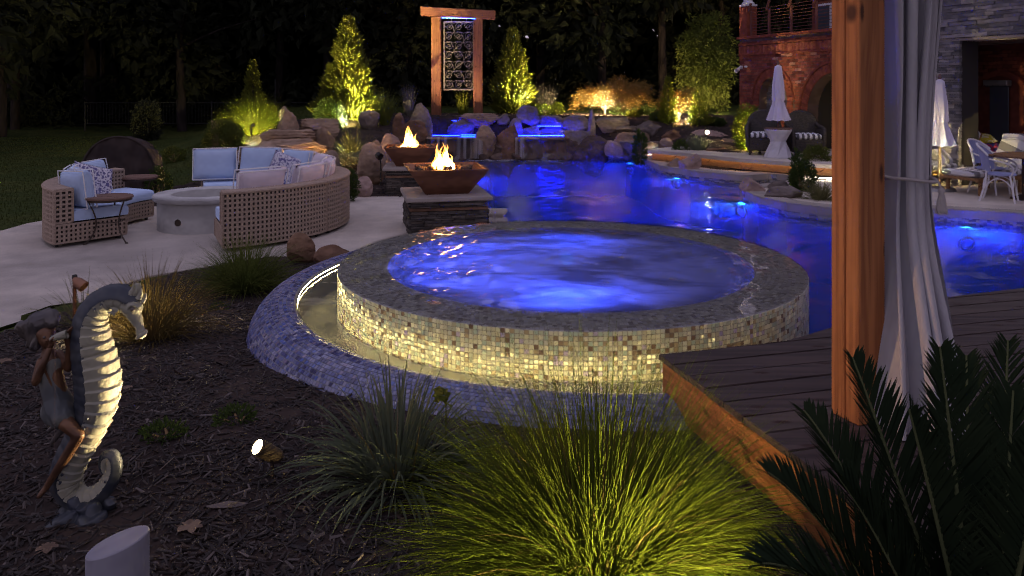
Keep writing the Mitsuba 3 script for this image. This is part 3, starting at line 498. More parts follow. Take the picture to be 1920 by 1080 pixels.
rock_at(666, 698, 332, 352, 'pale stone by the far fire pedestal', 'pinkstone', D=13.5, group=G1, cuts=6)
rock_at(394, 408, 226, 240, 'small pale stone beside the round shrub on the mulch', D=17.5, group=G1)
rock_at(876, 934, 235, 274, 'pale tan boulder in the middle of the waterfall', 'sandstone', D=21.35, group=G2, cuts=6, dep=.6, rough=.08)
rock_at(930, 974, 233, 276, 'brown knobbly boulder right of the pale one', 'brownrock', D=21.4, group=G2, cuts=5, dep=.6, rough=.15)
rock_at(858, 938, 212, 238, 'flat layered slab on top of the waterfall', 'sandstone', D=22.6, group=G2, strat=.14, top=.5, dep=.5, rough=.12)
rock_at(930, 957, 213, 232, 'grey block at the right end of the layered top slab', 'greystone', D=22.8, group=G2)
rock_at(966, 1013, 197, 226, 'leaning grey boulder tilted to the left above the falls', 'greystone', D=22.7, group=G2, cuts=6, rz=.3, dep=.5)
rock_at(953, 984, 221, 233, 'thin flat stone below the leaning boulder', 'greystone', D=22.5, group=G2)
rock_at(1010, 1066, 217, 241, 'flat grey slab at the upper right of the falls', 'greystone', D=22.7, group=G2, strat=.1, top=.5)
rock_at(1048, 1108, 216, 246, 'large rough grey slab washed in blue light at its left end', 'greystone', D=22.5, group=G2, strat=.1)
rock_at(1100, 1118, 204, 244, 'narrow upright stone right of the falls', 'greystone', D=22.3, group=G2, cuts=6, dep=.7)
rock_at(1056, 1108, 244, 262, 'flat ledge stone at the right end of the blue light strip', 'greystone', D=21.5, group=G2, top=.5)
rock_at(1072, 1148, 254, 302, 'big dark sloping rock at the right side of the falls', 'wetrock', D=21.2, group=G2, cuts=7, rough=.14)
rock_at(1140, 1192, 271, 301, 'grey block at the pool edge right of the sloping rock', 'greystone', D=20.9, group=G2, cuts=10)
rock_at(1134, 1169, 263, 281, 'lit stone at the foot of the grass clump', 'sandstone', D=20.6, group=G2, seed=3)
rock_at(1116, 1182, 220, 243, 'long dark slab below the weeping maples', 'greystone', D=22.6, dep=.3, group=G3, strat=.1, top=.5)
rock_at(1152, 1210, 236, 252, 'flat grey slab above the amber lit slab', 'greystone', D=22.5, group=G3, top=.45)
rock_at(1150, 1222, 249, 267, 'long slab with amber light along its top', 'sandstone', D=21.7, group=G3, top=.5, dep=.5)
rock_at(1162, 1250, 265, 284, 'lowest grey slab above the raised deck', 'greystone', D=20.6, group=G3, top=.4, dep=.5)
rock_at(1196, 1246, 226, 258, 'rough jagged boulder right of the flat slabs', 'greystone', D=22.2, group=G3, rough=.17)
rock_at(1237, 1266, 259, 280, 'pale triangular stone left of the dark round shrub', 'pinkstone', D=20.3, group=G3, cuts=7)
rock_at(1243, 1306, 244, 270, 'reddish craggy boulder behind the dark round shrub', 'brownrock', D=21.2, group=G3, rough=.17)
rock_at(1302, 1374, 244, 274, 'craggy boulder under the bright star of light', 'pinkstone', D=20.8, group=G3, rough=.15)
rock_at(1352, 1384, 260, 275, 'low tan stone left of the yellow lit shrub', 'sandstone', D=19.9, group=G3)
rock_at(1284, 1306, 235, 252, 'small grey boulder above the reddish craggy one', 'greystone', D=22.4, group=G3)
rock_at(1324, 1374, 278, 292, 'flat brown stone at the edge of the mulch by the deck', 'brownrock', D=18.9, group=G3, top=.4)
rock_at(1275, 1319, 289, 322, 'pink boulder on the coping below the raised deck', 'pinkstone', D=17.3, group=G3, cuts=10, rough=.07)
rock_at(1252, 1279, 296, 314, 'amber lit stone left of the pink boulder', 'sandstone', D=17.8, group=G3)
G4 = 'boulders on the rocky point in the pool'
rock_at(1388, 1438, 334, 369, 'pink angular boulder at the tip of the rocky point', 'pinkstone', D=13.75, group=G4, cuts=10, rough=.07, dep=.7)
rock_at(1436, 1512, 350, 380, 'low grey boulder right of the pink angular boulder', 'greystone', D=13.0, group=G4, dep=.6)
rock_at(1443, 1487, 340, 356, 'flat grey boulder behind the low grey one', 'greystone', D=14.1, group=G4)
rock_at(1552, 1584, 372, 392, 'stone beside the cedar post at the pool edge', 'greystone', D=13.0, group=G4)
G5 = 'two boulders at the patio edge behind the basin'
rock_at(533, 590, 438, 486, 'upright brown boulder at the patio edge behind the basin', 'brownrock', D=8.45, group=G5, cuts=7, rough=.06)
rock_at(583, 668, 461, 494, 'low orange boulder lying at the patio edge behind the basin', 'brownrock', D=8.2, group=G5, cuts=6, rough=.05, dep=.5)
# waterfall: wet rock wall, slabs, sheets of water, blue strips
wall = thing('waterfall_wall', 'dark wet rock wall behind the falling water', 'rock wall')
for i, x in enumerate(np.arange(-2.55, 2.3, .34)):
    h = .62+.16*math.sin(i*2.3); put(wall, 'rock', mv(boulder((.55, .5, h), 400+i, 9, .14, 4), (x+.12, 21.66+.05*math.sin(i*1.9), .46-h/2-.04), .15*math.sin(i)), 'brownrock' if i % 3 else 'wetrock', 50)
for i, x in enumerate(np.arange(-2.4, 2.3, .5)): put(wall, 'rock', mv(boulder((.42, .4, .36), 430+i, 8, .15, 3), (x+.1*math.sin(i*3), 21.40, -.10), .4*i), 'wetrock', 50)
slab = thing('waterfall_ledge', 'flat stone ledges that the water spills over', 'rock ledge')
for i, (a, b) in enumerate(((786, 850), (840, 908), (956, 1012), (1006, 1070))):
    w = (b-a)/F*21.5; put(slab, 'slab', mv(boulder((w, .62, .085), 440+i, 12, .10, 4, top=.6), (px((a+b)/2, 21.5), 21.64+.02*(i % 2), .452-.012*(i % 2)), .05*(i-1.5)), 'brownrock' if i % 2 else 'sandstone', 50)
for a, b, r0, r1, D, lb in ((796, 846, 231, 262, 22.75, 'dark rock washed in blue at the left of the upper pool'), (838, 890, 225, 262, 22.55, 'blue lit rock under the layered top slab'), (962, 1014, 236, 262, 22.6, 'blue lit rock behind the long strip, left of two'), (1004, 1062, 238, 262, 22.6, 'blue lit rock behind the long strip, right of two'), (986, 1060, 228, 242, 23.1, 'flat blue washed rock on the upper right tier')):
    rock_at(a, b, r0, r1, lb, 'greystone', D=D, group=G2, cuts=11, rough=.12, dep=.5)
solo('waterfall_pool', sheet(np.arange(-2.6, 2.3, .1), np.arange(21.5, 22.9, .1), lambda x, y: .487+.003*meshkit.noise(np.stack([x*6, y*6, 0*x], -1))), 'water', 'narrow upper pool feeding the falls', None, True, kind='structure')
def f_fall(p, n, uv): return smoothstep(.42, .80, fbm(p.x*11, 0, p.z*.4, 3))*.6*smoothstep(.30, .6, noise(p.x*2.3+1.7, 3.0, 0))+.05
scene['falling_water'] = {'type': 'blendbsdf', 'weight': tex(f_fall), 'a': {'type': 'null'}, 'b': {'type': 'principledthin', 'base_color': rgb(.75, .75, .8), 'roughness': .5, 'diff_trans': 1.0, 'spec_trans': 0.0}}
for (a, b), lb in (((800, 906), 'thin curtain of water left of the pale boulder'), ((966, 1062), 'thin streaks of water falling under the blue strip')):
    X, S = np.meshgrid(np.linspace(px(a, 21.4), px(b, 21.4), 60), np.linspace(0, 1, 16), indexing='ij'); n = 16
    Y = 21.36-.16*S**.6+.03*meshkit.noise(np.stack([X*7, S*.8, 0*X], -1)); Z = .50-.57*S**1.3
    i, j = np.meshgrid(np.arange(59), np.arange(n-1), indexing='ij'); q = (i*n+j).ravel()
    solo('waterfall', (np.stack([X, Y, Z], -1).reshape(-1, 3), np.stack([q, q+n, q+n+1, q+1], 1)), 'falling_water', lb, 'waterfall', True)
def f_spl(p, n, uv): return smoothstep(.45, .7, fbm(p.x*9, p.y*16, 0, 3))*smoothstep(20.7, 21.15, p.y)*.75
scene['splash'] = {'type': 'blendbsdf', 'weight': tex(f_spl), 'a': {'type': 'null'}, 'b': {'type': 'ref', 'id': 'foam_bubbles'}}
solo('waterfall_froth', sheet(np.arange(-2.3, 1.5, .1), np.arange(20.6, 21.5, .08), lambda x, y: WZ+.012+.01*meshkit.noise(np.stack([x*9, y*9, 0*x], -1))), 'splash', 'pale froth on the water at the foot of the falls', 'foam', True, kind='stuff')
for a, b, r, D, L, lb in ((798, 862, 254.0, 22.25, 120, 'blue light strip at the left under the layered slab'), (864, 905, 253.0, 22.15, 120, 'short blue light strip left of the pale boulder'), (966, 1058, 254.5, 22.2, 200, 'long bright blue light strip above the right falls'), (830, 866, 226.5, 22.9, 60, 'short blue strip on the upper left tier'), (1008, 1052, 236.5, 22.6, 70, 'blue strip on the upper right tier'), (1062, 1082, 247, 22.2, 60, 'short turquoise strip at the far right of the falls')):
    z = pz(r, D); w = (b-a)/F*D
    solo('light_strip', mv(box(w, .03, .026, .004), (px((a+b)/2, D), D, z)), 'white_fitting', lb, 'light strip', group='blue light strips of the waterfall', **area(0, .0045*L, L, 1.0))
# ---- vegetation --------------------------------------------------------------
def base(p, r, D=None):
    d = D or gd(p, r, 9); return px(p, d), d, Hs(px(p, d), d)
def conifer(p, r0, r1, wpx, label, D=None, n=5200, m='leaf_conifer', seed=1, lean=0.0, lsz=1.0, group=None, pw=.85):
    x, y, z = base(p, r0, D); h = pz(r1, y)-z; R = wpx/F*y/2; rg = np.random.default_rng(seed)
    k = thing('conifer_tree', label, 'tree', group)
    put(k, 'trunk', tube([[x, y, z-.1], [x+lean*h*.5, y, z+h*.5], [x+lean*h, y, z+h*.93]], [R*.09+.02, R*.05+.012, .006], 7), 'bark', True)
    t = rg.uniform(0, 1, n)**1.25; a = rg.uniform(0, 2*np.pi, n); n = int(n*.62); t, a = t[:n], a[:n]; lob = .50+.80*meshkit.noise(np.stack([np.cos(a)*2.2+seed, np.sin(a)*2.2, t*9], -1), seed)
    rr = R*1.12*(1-t)**pw*lob*np.clip(t*9+.45, 0, 1)+.02; q = rr*np.sqrt(rg.uniform(.10, 1, n))
    P = np.stack([x+lean*h*t+q*np.cos(a), y+q*np.sin(a), z+.04+t*h*.97], 1)
    d = np.stack([np.cos(a)*.75, np.sin(a)*.75, np.full(n, .85)], 1)+rg.normal(0, .33, (n, 3))
    ls = .23*h/2.4*lsz*(.6+.6*(1-t))*rg.uniform(.5, 1.3, n)
    put(k, 'crown', cat(leaves(P, d, ls, ls*.24, rg), leaves(P+d*.04, d+rg.normal(0, .5, (n, 3)), ls*.6, ls*.18, rg)), m)
    return x, y, z, h
conifer(474, 232, 114, 44, 'slender lit conifer rising behind the bright grass clump', D=None, n=2600, seed=2, pw=.9)
conifer(652, 206, 34, 100, 'tall broad conifer lit bright yellow left of the gate', D=21.5, n=9500, seed=3, lean=.01)
conifer(619, 206, 120, 50, 'short conifer leaning on the left of the tall broad conifer', D=21.2, n=2200, seed=33)
conifer(961, 206, 54, 80, 'tall conifer right of the gate, lit on its right half', D=25.0, n=6500, seed=4)
conifer(1253, 232, 146, 30, 'narrow dark green conifer before the right hand maple', D=22.6, n=1700, seed=5, m='leaf_bright', pw=.6)
conifer(1311, 236, 170, 40, 'short rounded conifer right of the right hand maple', D=22.4, n=2200, seed=6, m='leaf_bright', pw=.5)
def bush(p, r0, r1, wpx, label, D=None, n=2400, m='leaf_dark', seed=1, l=.10, name='shrub', sq=1.0, group=None, cat_='shrub', wl=.4):
    x, y, z = base(p, r0, D); R = wpx/F*y/2; h = pz(r1, y)-z; rg = np.random.default_rng(seed); k = thing(name, label, cat_, group)
    P, d = ballpts(n, rg, .5); lob = .8+.4*meshkit.noise(d*2.4+seed)
    P = P*lob[:, None]*[R, R*.9, h*.55]+[x, y, z+h*.48]; P[:, 2] = np.maximum(P[:, 2], z+.01); dd = d+rg.normal(0, .45, (n, 3))+[0, 0, .35]; ls = l*rg.uniform(.6, 1.25, n)
    put(k, 'foliage', leaves(P, dd, ls, ls*wl, rg), m); put(k, 'stem', cat(*[tube([[x, y, z-.05], [x+R*.3*math.cos(a), y+R*.3*math.sin(a), z+h*.3], [x+R*.5*math.cos(a+.3), y+R*.5*math.sin(a+.3), z+h*.55]], [.014, .009, .004], 5) for a in (0, 1.6, 3.3, 4.8)]), 'branch')
    return x, y, z, R, h
bush(418, 293, 227, 70, 'round green shrub at the left end of the boulders', D=17.6, n=5200, m='leaf_green_grass', seed=10, l=.085, wl=.25)
bush(325, 304, 277, 44, 'small low shrub on the mulch behind the fire pit', n=900, m='leaf_green_grass', seed=11, l=.07)
bush(296, 356, 318, 42, 'low dark shrub beside the far side table', D=13.2, n=900, m='leaf_dark', seed=12, l=.07)
bush(620, 226, 189, 54, 'dark rounded shrub below the short conifer', D=20.2, n=2600, m='leaf_dark', seed=13, l=.08)
bush(648, 366, 317, 46, 'dark green mossy shrub behind the wicker sofa end', D=13.0, n=2200, m='leaf_dark', seed=14, l=.05)
bush(1020, 221, 197, 34, 'yellow lit shrub right of the leaning boulder', D=24.2, n=900, m='leaf_bright', seed=15, l=.07)
bush(1045, 218, 193, 24, 'small upright shrub right of the yellow lit shrub', D=24.4, n=700, m='leaf_bright', seed=16, l=.07)
bush(1187, 238, 212, 20, 'small bright leafy shrub under the right weeping maple', D=23.6, n=420, m='leaf_bright', seed=17, l=.11)
bush(1162, 222, 203, 30, 'dark shrub between the two weeping maples', D=24.2, n=900, seed=18)
bush(1214, 231, 202, 50, 'broad dark shrub on the lawn edge right of the maples', D=25, n=1800, seed=19)
bush(1240, 246, 213, 40, 'dark shrub left of the narrow conifer', D=23.0, n=1500, seed=20)
bush(1341, 247, 224, 34, 'dark shrub right of the short rounded conifer', D=22.6, n=1200, seed=21)
bush(1277, 288, 264, 32, 'dark round clipped shrub above the raised deck', D=19.3, n=1300, seed=22, l=.06)
bush(1404, 271, 204, 56, 'shrub glowing yellow green at the brick corner', D=19.0, n=2400, m='leaf_bright', seed=23, l=.10, wl=.3)
bush(1531, 305, 274, 54, 'low rounded green shrub right of the dark wicker chairs', D=16.6, n=2400, m='leaf_green_grass', seed=24, l=.06)
bush(1506, 352, 304, 46, 'green cloud pruned juniper on the rocky point', D=13.9, n=2200, m='leaf_dark', seed=25, l=.06)
bush(1494, 322, 282, 18, 'upright tip of juniper behind the cloud pruned one', D=14.2, n=600, m='leaf_dark', seed=26, l=.07)
bush(700, 214, 196, 40, 'dim shrub behind the rocks left of the gate', D=23, n=900, seed=27)
bush(1200, 300, 250, 22, 'thin dark shrub at the left end of the raised deck', D=19.6, n=700, seed=28)
bush(275, 235, 195, 44, 'dim shrub on the lawn edge at the far left', D=27, n=1500, m='leaf_wood_b', seed=29, l=.2)
def clump(p, r0, L, R, n, lean, droop, w, label, D=None, m='leaf_green_grass', seed=1, name='ornamental_grass', k=6, el=1.0, group=None):
    x, y, z = base(p, r0, D); t = thing(name, label, 'plant', group)
    put(t, 'blades', mv(tuft(n, R, L, lean, droop, w, seed, k, el), (x, y, z-.01)), m); return x, y, z
clump(476, 254, 1.15, .16, 1500, .85, 1.15, .014, 'grass clump glowing yellow green below the slender conifer', D=None, seed=41, m='leaf_bright')
clump(662, 267, .78, .05, 200, 1.25, .25, .028, 'spiky yucca lit brightly from its left side', D=17.2, seed=42, m='leaf_yucca', name='yucca')
clump(722, 250, 1.05, .10, 420, .40, .7, .012, 'tall green grass right of the yucca', D=20.6, seed=43)
clump(766, 224, .95, .12, 300, .22, .2, .012, 'tall pale feathery grass left of the gate', D=23.2, seed=44, m='leaf_grey')
clump(868, 214, .85, .14, 110, .22, .3, .020, 'yellow lit reeds standing below the metal panel', D=24.1, seed=45, m='leaf_bright')
clump(1022, 208, 1.0, .25, 300, .3, .3, .014, 'pale grey grass in the dark behind the leaning boulder', D=26, seed=46, m='leaf_grey')
clump(1131, 272, .72, .09, 520, .45, 1.0, .011, 'lit yellow green grass between rocks right of the falls', D=22.1, seed=47, m='leaf_green_grass')
clump(1308, 291, .52, .12, 520, .55, .5, .009, 'grey green grass clump in front of the star of light', D=19.2, seed=48, m='leaf_juniper')
clump(1538, 384, .50, .07, 260, 1.0, 1.2, .016, 'arching green and yellow grass beside the cedar post', D=12.9, seed=49, m='leaf_yucca')
clump(458, 531, .62, .12, 1500, 1.05, 1.1, .0065, 'olive green grass clump at the patio edge before the wicker sofa', D=7.35, seed=50, k=7)
clump(284, 640, .62, .10, 900, 1.1, 1.15, .006, 'russet and tan grass clump behind the seahorse statue', D=5.5, seed=51, m='leaf_tan', k=7)
clump(158, 600, .46, .06, 150, 1.2, .9, .007, 'spiky grass lit white under the small path light', D=6.0, seed=52, m='leaf_yucca', k=6)
def juniper():
    x, y, z = base(655, 318); rg = np.random.default_rng(60); k = thing('juniper_shrub', 'pale grey green spreading juniper over the tan boulder', 'shrub')
    P, Dd, B = [], [], []
    for i in range(46):
        a = rg.uniform(0, 6.28); L = rg.uniform(.28, .52); el = rg.uniform(.05, .8); p0 = np.array([x, y, z+.12]); d = np.array([math.cos(a), math.sin(a)*.8, el]); tip = p0+d*L*[1, 1, .9]-[0, 0, .12*L]
        B.append(tube([p0, (p0+tip)/2+[0, 0, .06], tip], [.008, .006, .003], 5))
        t = rg.uniform(.25, 1, 60)[:, None]; P.append(p0*(1-t)+tip*t+np.array([0, 0, .2])*t*(1-t)+rg.normal(0, .022, (60, 3))); Dd.append(np.tile(d*.8+[0, 0, .2], (60, 1))+rg.normal(0, .5, (60, 3)))
    put(k, 'foliage', leaves(np.vstack(P), np.vstack(Dd), .055, .018, rg), 'leaf_juniper'); put(k, 'branch', cat(*B), 'branch')
juniper()
def maple(p, r0, r1, wpx, label, D, seed, n=4600):
    x, y, z = base(p, r0, D); h = pz(r1, y)-z; R = wpx/F*y/2; rg = np.random.default_rng(seed); k = thing('weeping_maple', label, 'tree'); Bm, P, Dd = [], [], []
    Bm.append(tube([[x, y, z-.05], [x+.02, y, z+h*.22]], [.045, .035], 8))
    nb = 26
    for i in range(nb):
        a = i*2.4+rg.normal(0, .3); ro = R*rg.uniform(.45, 1.0); top = h*rg.uniform(.55, .98); s = np.array([x+.02, y, z+h*.2])
        e = np.array([x+ro*math.cos(a), y+ro*math.sin(a), z+top*(1-.35*(ro/R)**2)]); mid = s*.5+e*.5+np.array([-.12*math.cos(a)*R, -.12*R*math.sin(a), .14*h]); wig = rg.normal(0, .05*h, (3,))
        c = spline([s, s*.7+mid*.3+wig*.6, mid+wig, e, e+[.22*R*math.cos(a), .22*R*math.sin(a), -.16*h]], 14); Bm.append(tube(c, np.linspace(.030, .007, 14), 6))
        m = n//nb; t = rg.integers(4, 14, m); pp = c[t]+rg.normal(0, .085*R+.02, (m, 3)); P.append(pp); out = pp-np.array([x, y, z+h*.25]); out /= np.linalg.norm(out, axis=1, keepdims=True); Dd.append(out*[1, 1, .3]+rg.normal(0, .3, (m, 3))+[0, 0, -.22])
    put(k, 'branch', cat(*Bm), 'branch', True); P, Dd = np.vstack(P), np.vstack(Dd)
    put(k, 'crown', leaves(P, Dd, (.15*rg.uniform(.6, 1.2, len(P))), .022, rg), 'leaf_maple')
maple(1133, 222, 155, 96, 'low spreading weeping maple with lit golden twigs, left of two', 23.8, 71)
maple(1172, 216, 136, 76, 'taller weeping maple with lit golden leaves, right of two', 24.4, 72)
maple(1272, 230, 159, 66, 'weeping maple half hidden behind the narrow conifer', 23.4, 73, 3600)
# woods
def wtree(x, y, h, cw, label, seed, n=6400, tr=.22, zc=.24, m='leaf_wood', lsz=.52, name='woodland_tree', trunk_lean=0, group='dark trees of the woods behind the garden', sky=False):
    z = Hs(x, y); rg = np.random.default_rng(seed); k = thing(name, label, 'tree', group)
    c = spline([[x, y, z-.3], [x+trunk_lean*h*.3+rg.normal(0, .1), y, z+h*.35], [x+trunk_lean*h, y, z+h*.9]], 10)
    br = [tube(c, np.linspace(tr, tr*.25, 10), 9)]
    for i in range(9):
        t = rg.integers(3, 9); a = rg.uniform(0, 6.28); br.append(tube([c[t], c[t]+[cw*.22*math.cos(a), cw*.22*math.sin(a), h*.05], c[t]+[cw*.42*math.cos(a), cw*.42*math.sin(a), h*.08]], [tr*.3, tr*.18, .02], 6))
    put(k, 'trunk', cat(*br), 'bark', True)
    nc = 20; cc = []
    for i in range(nc):
        d = rg.normal(size=3); d /= np.linalg.norm(d); u = rg.uniform(.3, 1)**.5; cc.append([x+trunk_lean*h*.6+d[0]*cw*.40*u, y+d[1]*cw*.40*u, z+h*(zc+(1-zc)*.5)+d[2]*h*(1-zc)*.44*u])
    cc = np.array(cc); ci = rg.integers(0, nc, n); P, d = ballpts(n, rg, .45); P = cc[ci]+P*[cw*.24, cw*.24, h*(1-zc)*.17]; P[:, 2] = np.maximum(P[:, 2], z+.3)
    dd = d*.7+rg.normal(0, .6, (n, 3))+[0, 0, -.25]; ls = lsz*rg.uniform(.5, 1.3, n); put(k, 'crown', leaves(P, dd, ls, ls*.55, rg), m)
wtree(px(172, 36), 36, 21, 7, 'thick bare trunk of a tall tree at the far left', 100, 6000, .31, .45); wtree(px(193, 38), 38, 20, 6, 'thinner trunk just right of the thick one at the far left', 101, 5400, .14, .45, trunk_lean=.015)
WD = [('far left of the lawn', -21, 33), ('behind the lawn left of the thick trunk', -25, 39), ('above the dim fence', -13.5, 32), ('behind the slender lit conifer', -10.2, 34), ('above the upright boulder', -7.4, 31.5), ('behind the tall broad conifer', -4.5, 33.5), ('left behind the gate', -1.6, 32), ('right behind the gate', 1.2, 33),
      ('behind the tall right conifer', 3.6, 31), ('left above the weeping maples', 6.3, 32.5), ('right above the weeping maples', 9.2, 34), ('left of the brick house', 12.6, 33), ('hidden mostly by the brick house', 16, 31)]
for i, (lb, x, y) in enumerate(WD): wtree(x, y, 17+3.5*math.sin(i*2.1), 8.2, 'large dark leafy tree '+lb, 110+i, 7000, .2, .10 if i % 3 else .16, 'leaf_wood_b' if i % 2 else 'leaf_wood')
for i in range(12): wtree(-34+i*6.2, 43+2*math.sin(i*1.7), 22+2*math.cos(i), 10, 'dark tree crown of the second row of the woods, '+['far left end', 'second from the far left', 'third from the far left', 'above the covered daybed', 'above the upright pointed boulder', 'left of the timber gate', 'directly behind the timber gate', 'right of the timber gate', 'above the low weeping maple', 'above the dark wicker chairs', 'behind the brick wing', 'far right end'][i], 140+i, 4200, .25, .05, lsz=.9, group='second row of the woods')
for i, (x, y, lb) in enumerate([(-17, 22, 'near'), (-22, 14, 'middle'), (-19, 29, 'back')]): wtree(x, y, 16, 8, f'dark leafy tree mostly out of view left of the lawn, placed to block the sky, {lb} one', 160+i, 5600, .22, .12)  # mostly out of view, placed to darken the left and block sky
rgw = np.random.default_rng(9); n = 18000; X = rgw.uniform(-62, 62, n); Y = 49+rgw.uniform(-2, 5, n)+3*np.sin(X*.2); Z = rgw.uniform(0, 1, n)**1.1*(17+4*np.sin(X*.31)+3*np.sin(X*.13+1))
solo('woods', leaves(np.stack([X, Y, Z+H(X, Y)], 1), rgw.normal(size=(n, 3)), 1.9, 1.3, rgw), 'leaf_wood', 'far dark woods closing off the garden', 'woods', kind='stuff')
n = 9000; X = rgw.uniform(-34, 22, n); Y = 36+rgw.normal(0, 1.6, n)+2*np.sin(X*.3); Z = rgw.uniform(0, 1, n)**1.4*(1.7+.8*np.sin(X*.9))
solo('undergrowth', leaves(np.stack([X, Y, Z+H(X, Y)], 1), rgw.normal(size=(n, 3)), .5, .25, rgw), 'leaf_wood', 'dim undergrowth along the edge of the woods', 'undergrowth', kind='stuff')
def gtree():
    x, y = px(1322, 27.5), 27.5; z = Hs(x, y); rg = np.random.default_rng(77); k = thing('garden_tree', 'soft green tree lit dim yellow beside the brick house', 'tree'); put(k, 'trunk', tube([[x, y, z-.1], [x+.05, y, z+1.4], [x+.1, y, z+3]], [.09, .06, .02], 8), 'bark', True)
    P, d = ballpts(9000, rg, .3); lob = .62+.75*meshkit.noise(d*2.6+4); P = P*lob[:, None]*[1.02, .9, 1.62]+[x+.1, y, z+1.75]; dd = d*.6+rg.normal(0, .5, (9000, 3))+[0, 0, -.3]; put(k, 'crown', leaves(P, dd, .15, .05, rg), 'leaf_green_grass')
gtree()
mat('fence_metal', (.018, .018, .018), .6, .3)
fen = thing('garden_fence', 'thin dark metal fence at the edge of the woods on the left', 'fence')
for i in range(5): put(fen, 'post', mv(box(.05, .05, 1.25, .004), (-17.5+i*2.6, 32, Hs(-17.5+i*2.6, 32)+.6)), 'fence_metal')
for zz_ in (.25, 1.1): put(fen, 'rail', mv(box(10.4, .03, .035, .004), (-12.3, 32, Hs(-12, 32)+zz_)), 'fence_metal')
put(fen, 'baluster', cat(*[mv(box(.016, .016, .9, .002), (-17.4+i*.13, 32, Hs(-12, 32)+.66)) for i in range(80)]), 'fence_metal', kind='stuff')
rg = np.random.default_rng(31); n = 60000; u = rg.uniform(-1, 1, n); X = -11+u*9; Y = 8.5+rg.uniform(0, 1, n)**1.3*20; inl = ~contains_xy(PATIO.buffer(-.01), X, Y) & ~contains_xy(BACK, X, Y) & (X > -18); X, Y = X[inl], Y[inl]; n = len(X)
a = rg.uniform(0, 6.28, n); P0 = np.stack([X, Y, H(X, Y)-.005], 1); hh = rg.uniform(.03, .065, n); tip = P0+np.stack([np.cos(a)*.02, np.sin(a)*.02, hh], 1); w = np.stack([-np.sin(a), np.cos(a), 0*a], 1)*.006
solo('grass', (np.stack([P0-w, P0+w, tip], 1).reshape(-1, 3), np.arange(3*n).reshape(-1, 3)), 'leaf_lawn', 'short lawn grass left of the patio', 'grass', kind='stuff')
# timber gate with hanging scroll panel
gt = thing('timber_gate', 'tall timber gate frame behind the waterfall', 'gate'); GD = 24.0; gz = .75; gr = -.06
gx = lambda p: px(p, GD)
for a, b in ((809, 827), (888, 905)): put(gt, 'post', mv(box((b-a)/F*GD, .28, 3.35, .015), (gx((a+b)/2), GD, gz+1.6)), 'tower_wood')
put(gt, 'beam', mv(box(gx(929)-gx(789), .34, .27, .015), (gx(859), GD, pz(25, GD)), 0, ry=.055), 'tower_beam')
sp = thing('scroll_panel', 'hanging wrought scroll work metal panel inside the timber gate', 'metal panel')
x0, x1, z0, z1 = gx(833), gx(888), pz(168, GD), pz(41, GD); yy = GD-.02
put(sp, 'frame', cat(*[mv(box(x1-x0+.05, .04, .05, .005), ((x0+x1)/2, yy, z)) for z in (z0, z1)], *[mv(box(.05, .038, z1-z0-.05, .005), (x, yy, (z0+z1)/2)) for x in (x0, x1)]), 'scroll_metal')
for x in (x0+.22, x1-.22): put(sp, 'hanger', tube([[x, yy, z1], [x, yy, z1+.10], [x, yy, z1+.16]], .012, 6), 'scroll_metal')
sc, rg = [], np.random.default_rng(12)
cw_, ch_ = (x1-x0)/3, (z1-z0)/7
for i in range(3):
    for j in range(7):
        cx_, cz_ = x0+(i+.5)*cw_, z0+(j+.5)*ch_; fl = 1 if (i+j) % 2 else -1
        t = np.linspace(0, 3.4*np.pi, 34); r = cw_*.42*(1-t/(3.9*np.pi)); sc.append(tube(np.stack([cx_+fl*r*np.cos(t+.6), np.full(34, yy), cz_+r*np.sin(t+.6)*1.05], 1), .0105, 5))
        sc.append(tube(spline([[cx_-cw_*.5, yy+.004, cz_-ch_*.5*fl], [cx_-cw_*.15, yy, cz_-ch_*.1], [cx_+cw_*.2, yy, cz_+ch_*.12], [cx_+cw_*.5, yy+.004, cz_+ch_*.5*fl]], 16), .010, 5))
        sc.append(tube(spline([[cx_-cw_*.5, yy+.006, cz_+ch_*.35], [cx_, yy, cz_+ch_*.46], [cx_+cw_*.5, yy+.006, cz_+ch_*.30]], 10), .009, 5))
put(sp, 'scroll_work', cat(*sc), 'scroll_metal', True)
solo('light_strip', mv(box(x1-x0+.12, .02, .022, .003), ((x0+x1)/2, yy-.13, pz(35, GD)), 0, ry=.03), 'white_fitting', 'blue white light strip under the beam of the timber gate', 'light strip', group='blue light strips of the gate', **area(.02, 1.6, 30, 1.0))
# ---- fire bowls on stone pedestals ------------------------------------------------
LEDP = [mikit.ply(box(1, 1, 1, .06), f'ledge{i}') for i in range(5)]
def ledgewall(holder, a, b, z0, z1, seed, thick=.05, hmin=.018, hmax=.042, lmin=.08, lmax=.26, protos=None, name='stone', cap=300, out=1):
    """Courses of thin split stones along the segment a-b, each a piece of its own."""
    P = protos or LEDP; rg = np.random.default_rng(seed); a, b = np.array(a, float), np.array(b, float); L = np.linalg.norm(b-a); d = (b-a)/L; ang = math.atan2(d[1], d[0]); z = z0; cnt = 0
    while z < z1-.004:
        h = min(rg.uniform(hmin, hmax), z1-z)
        if z1-z-h < hmin*.6: h = z1-z
        x = -rg.uniform(0, lmin)*0; 
        while x < L-.005:
            l = rg.uniform(lmin, lmax)
            if L-x-l < lmin*.6: l = L-x
            o = rg.uniform(-.010, .012)*thick/.05; c = a+d*(x+l/2)+np.array([d[1], -d[0]])*o*out
            put(holder, name, P[rg.integers(len(P))], None, M=T().translate([c[0], c[1], z+h/2]).rotate([0, 0, 1], math.degrees(ang)).scale([l-.005, thick, h-.004])); x += l; cnt += 1
        z += h
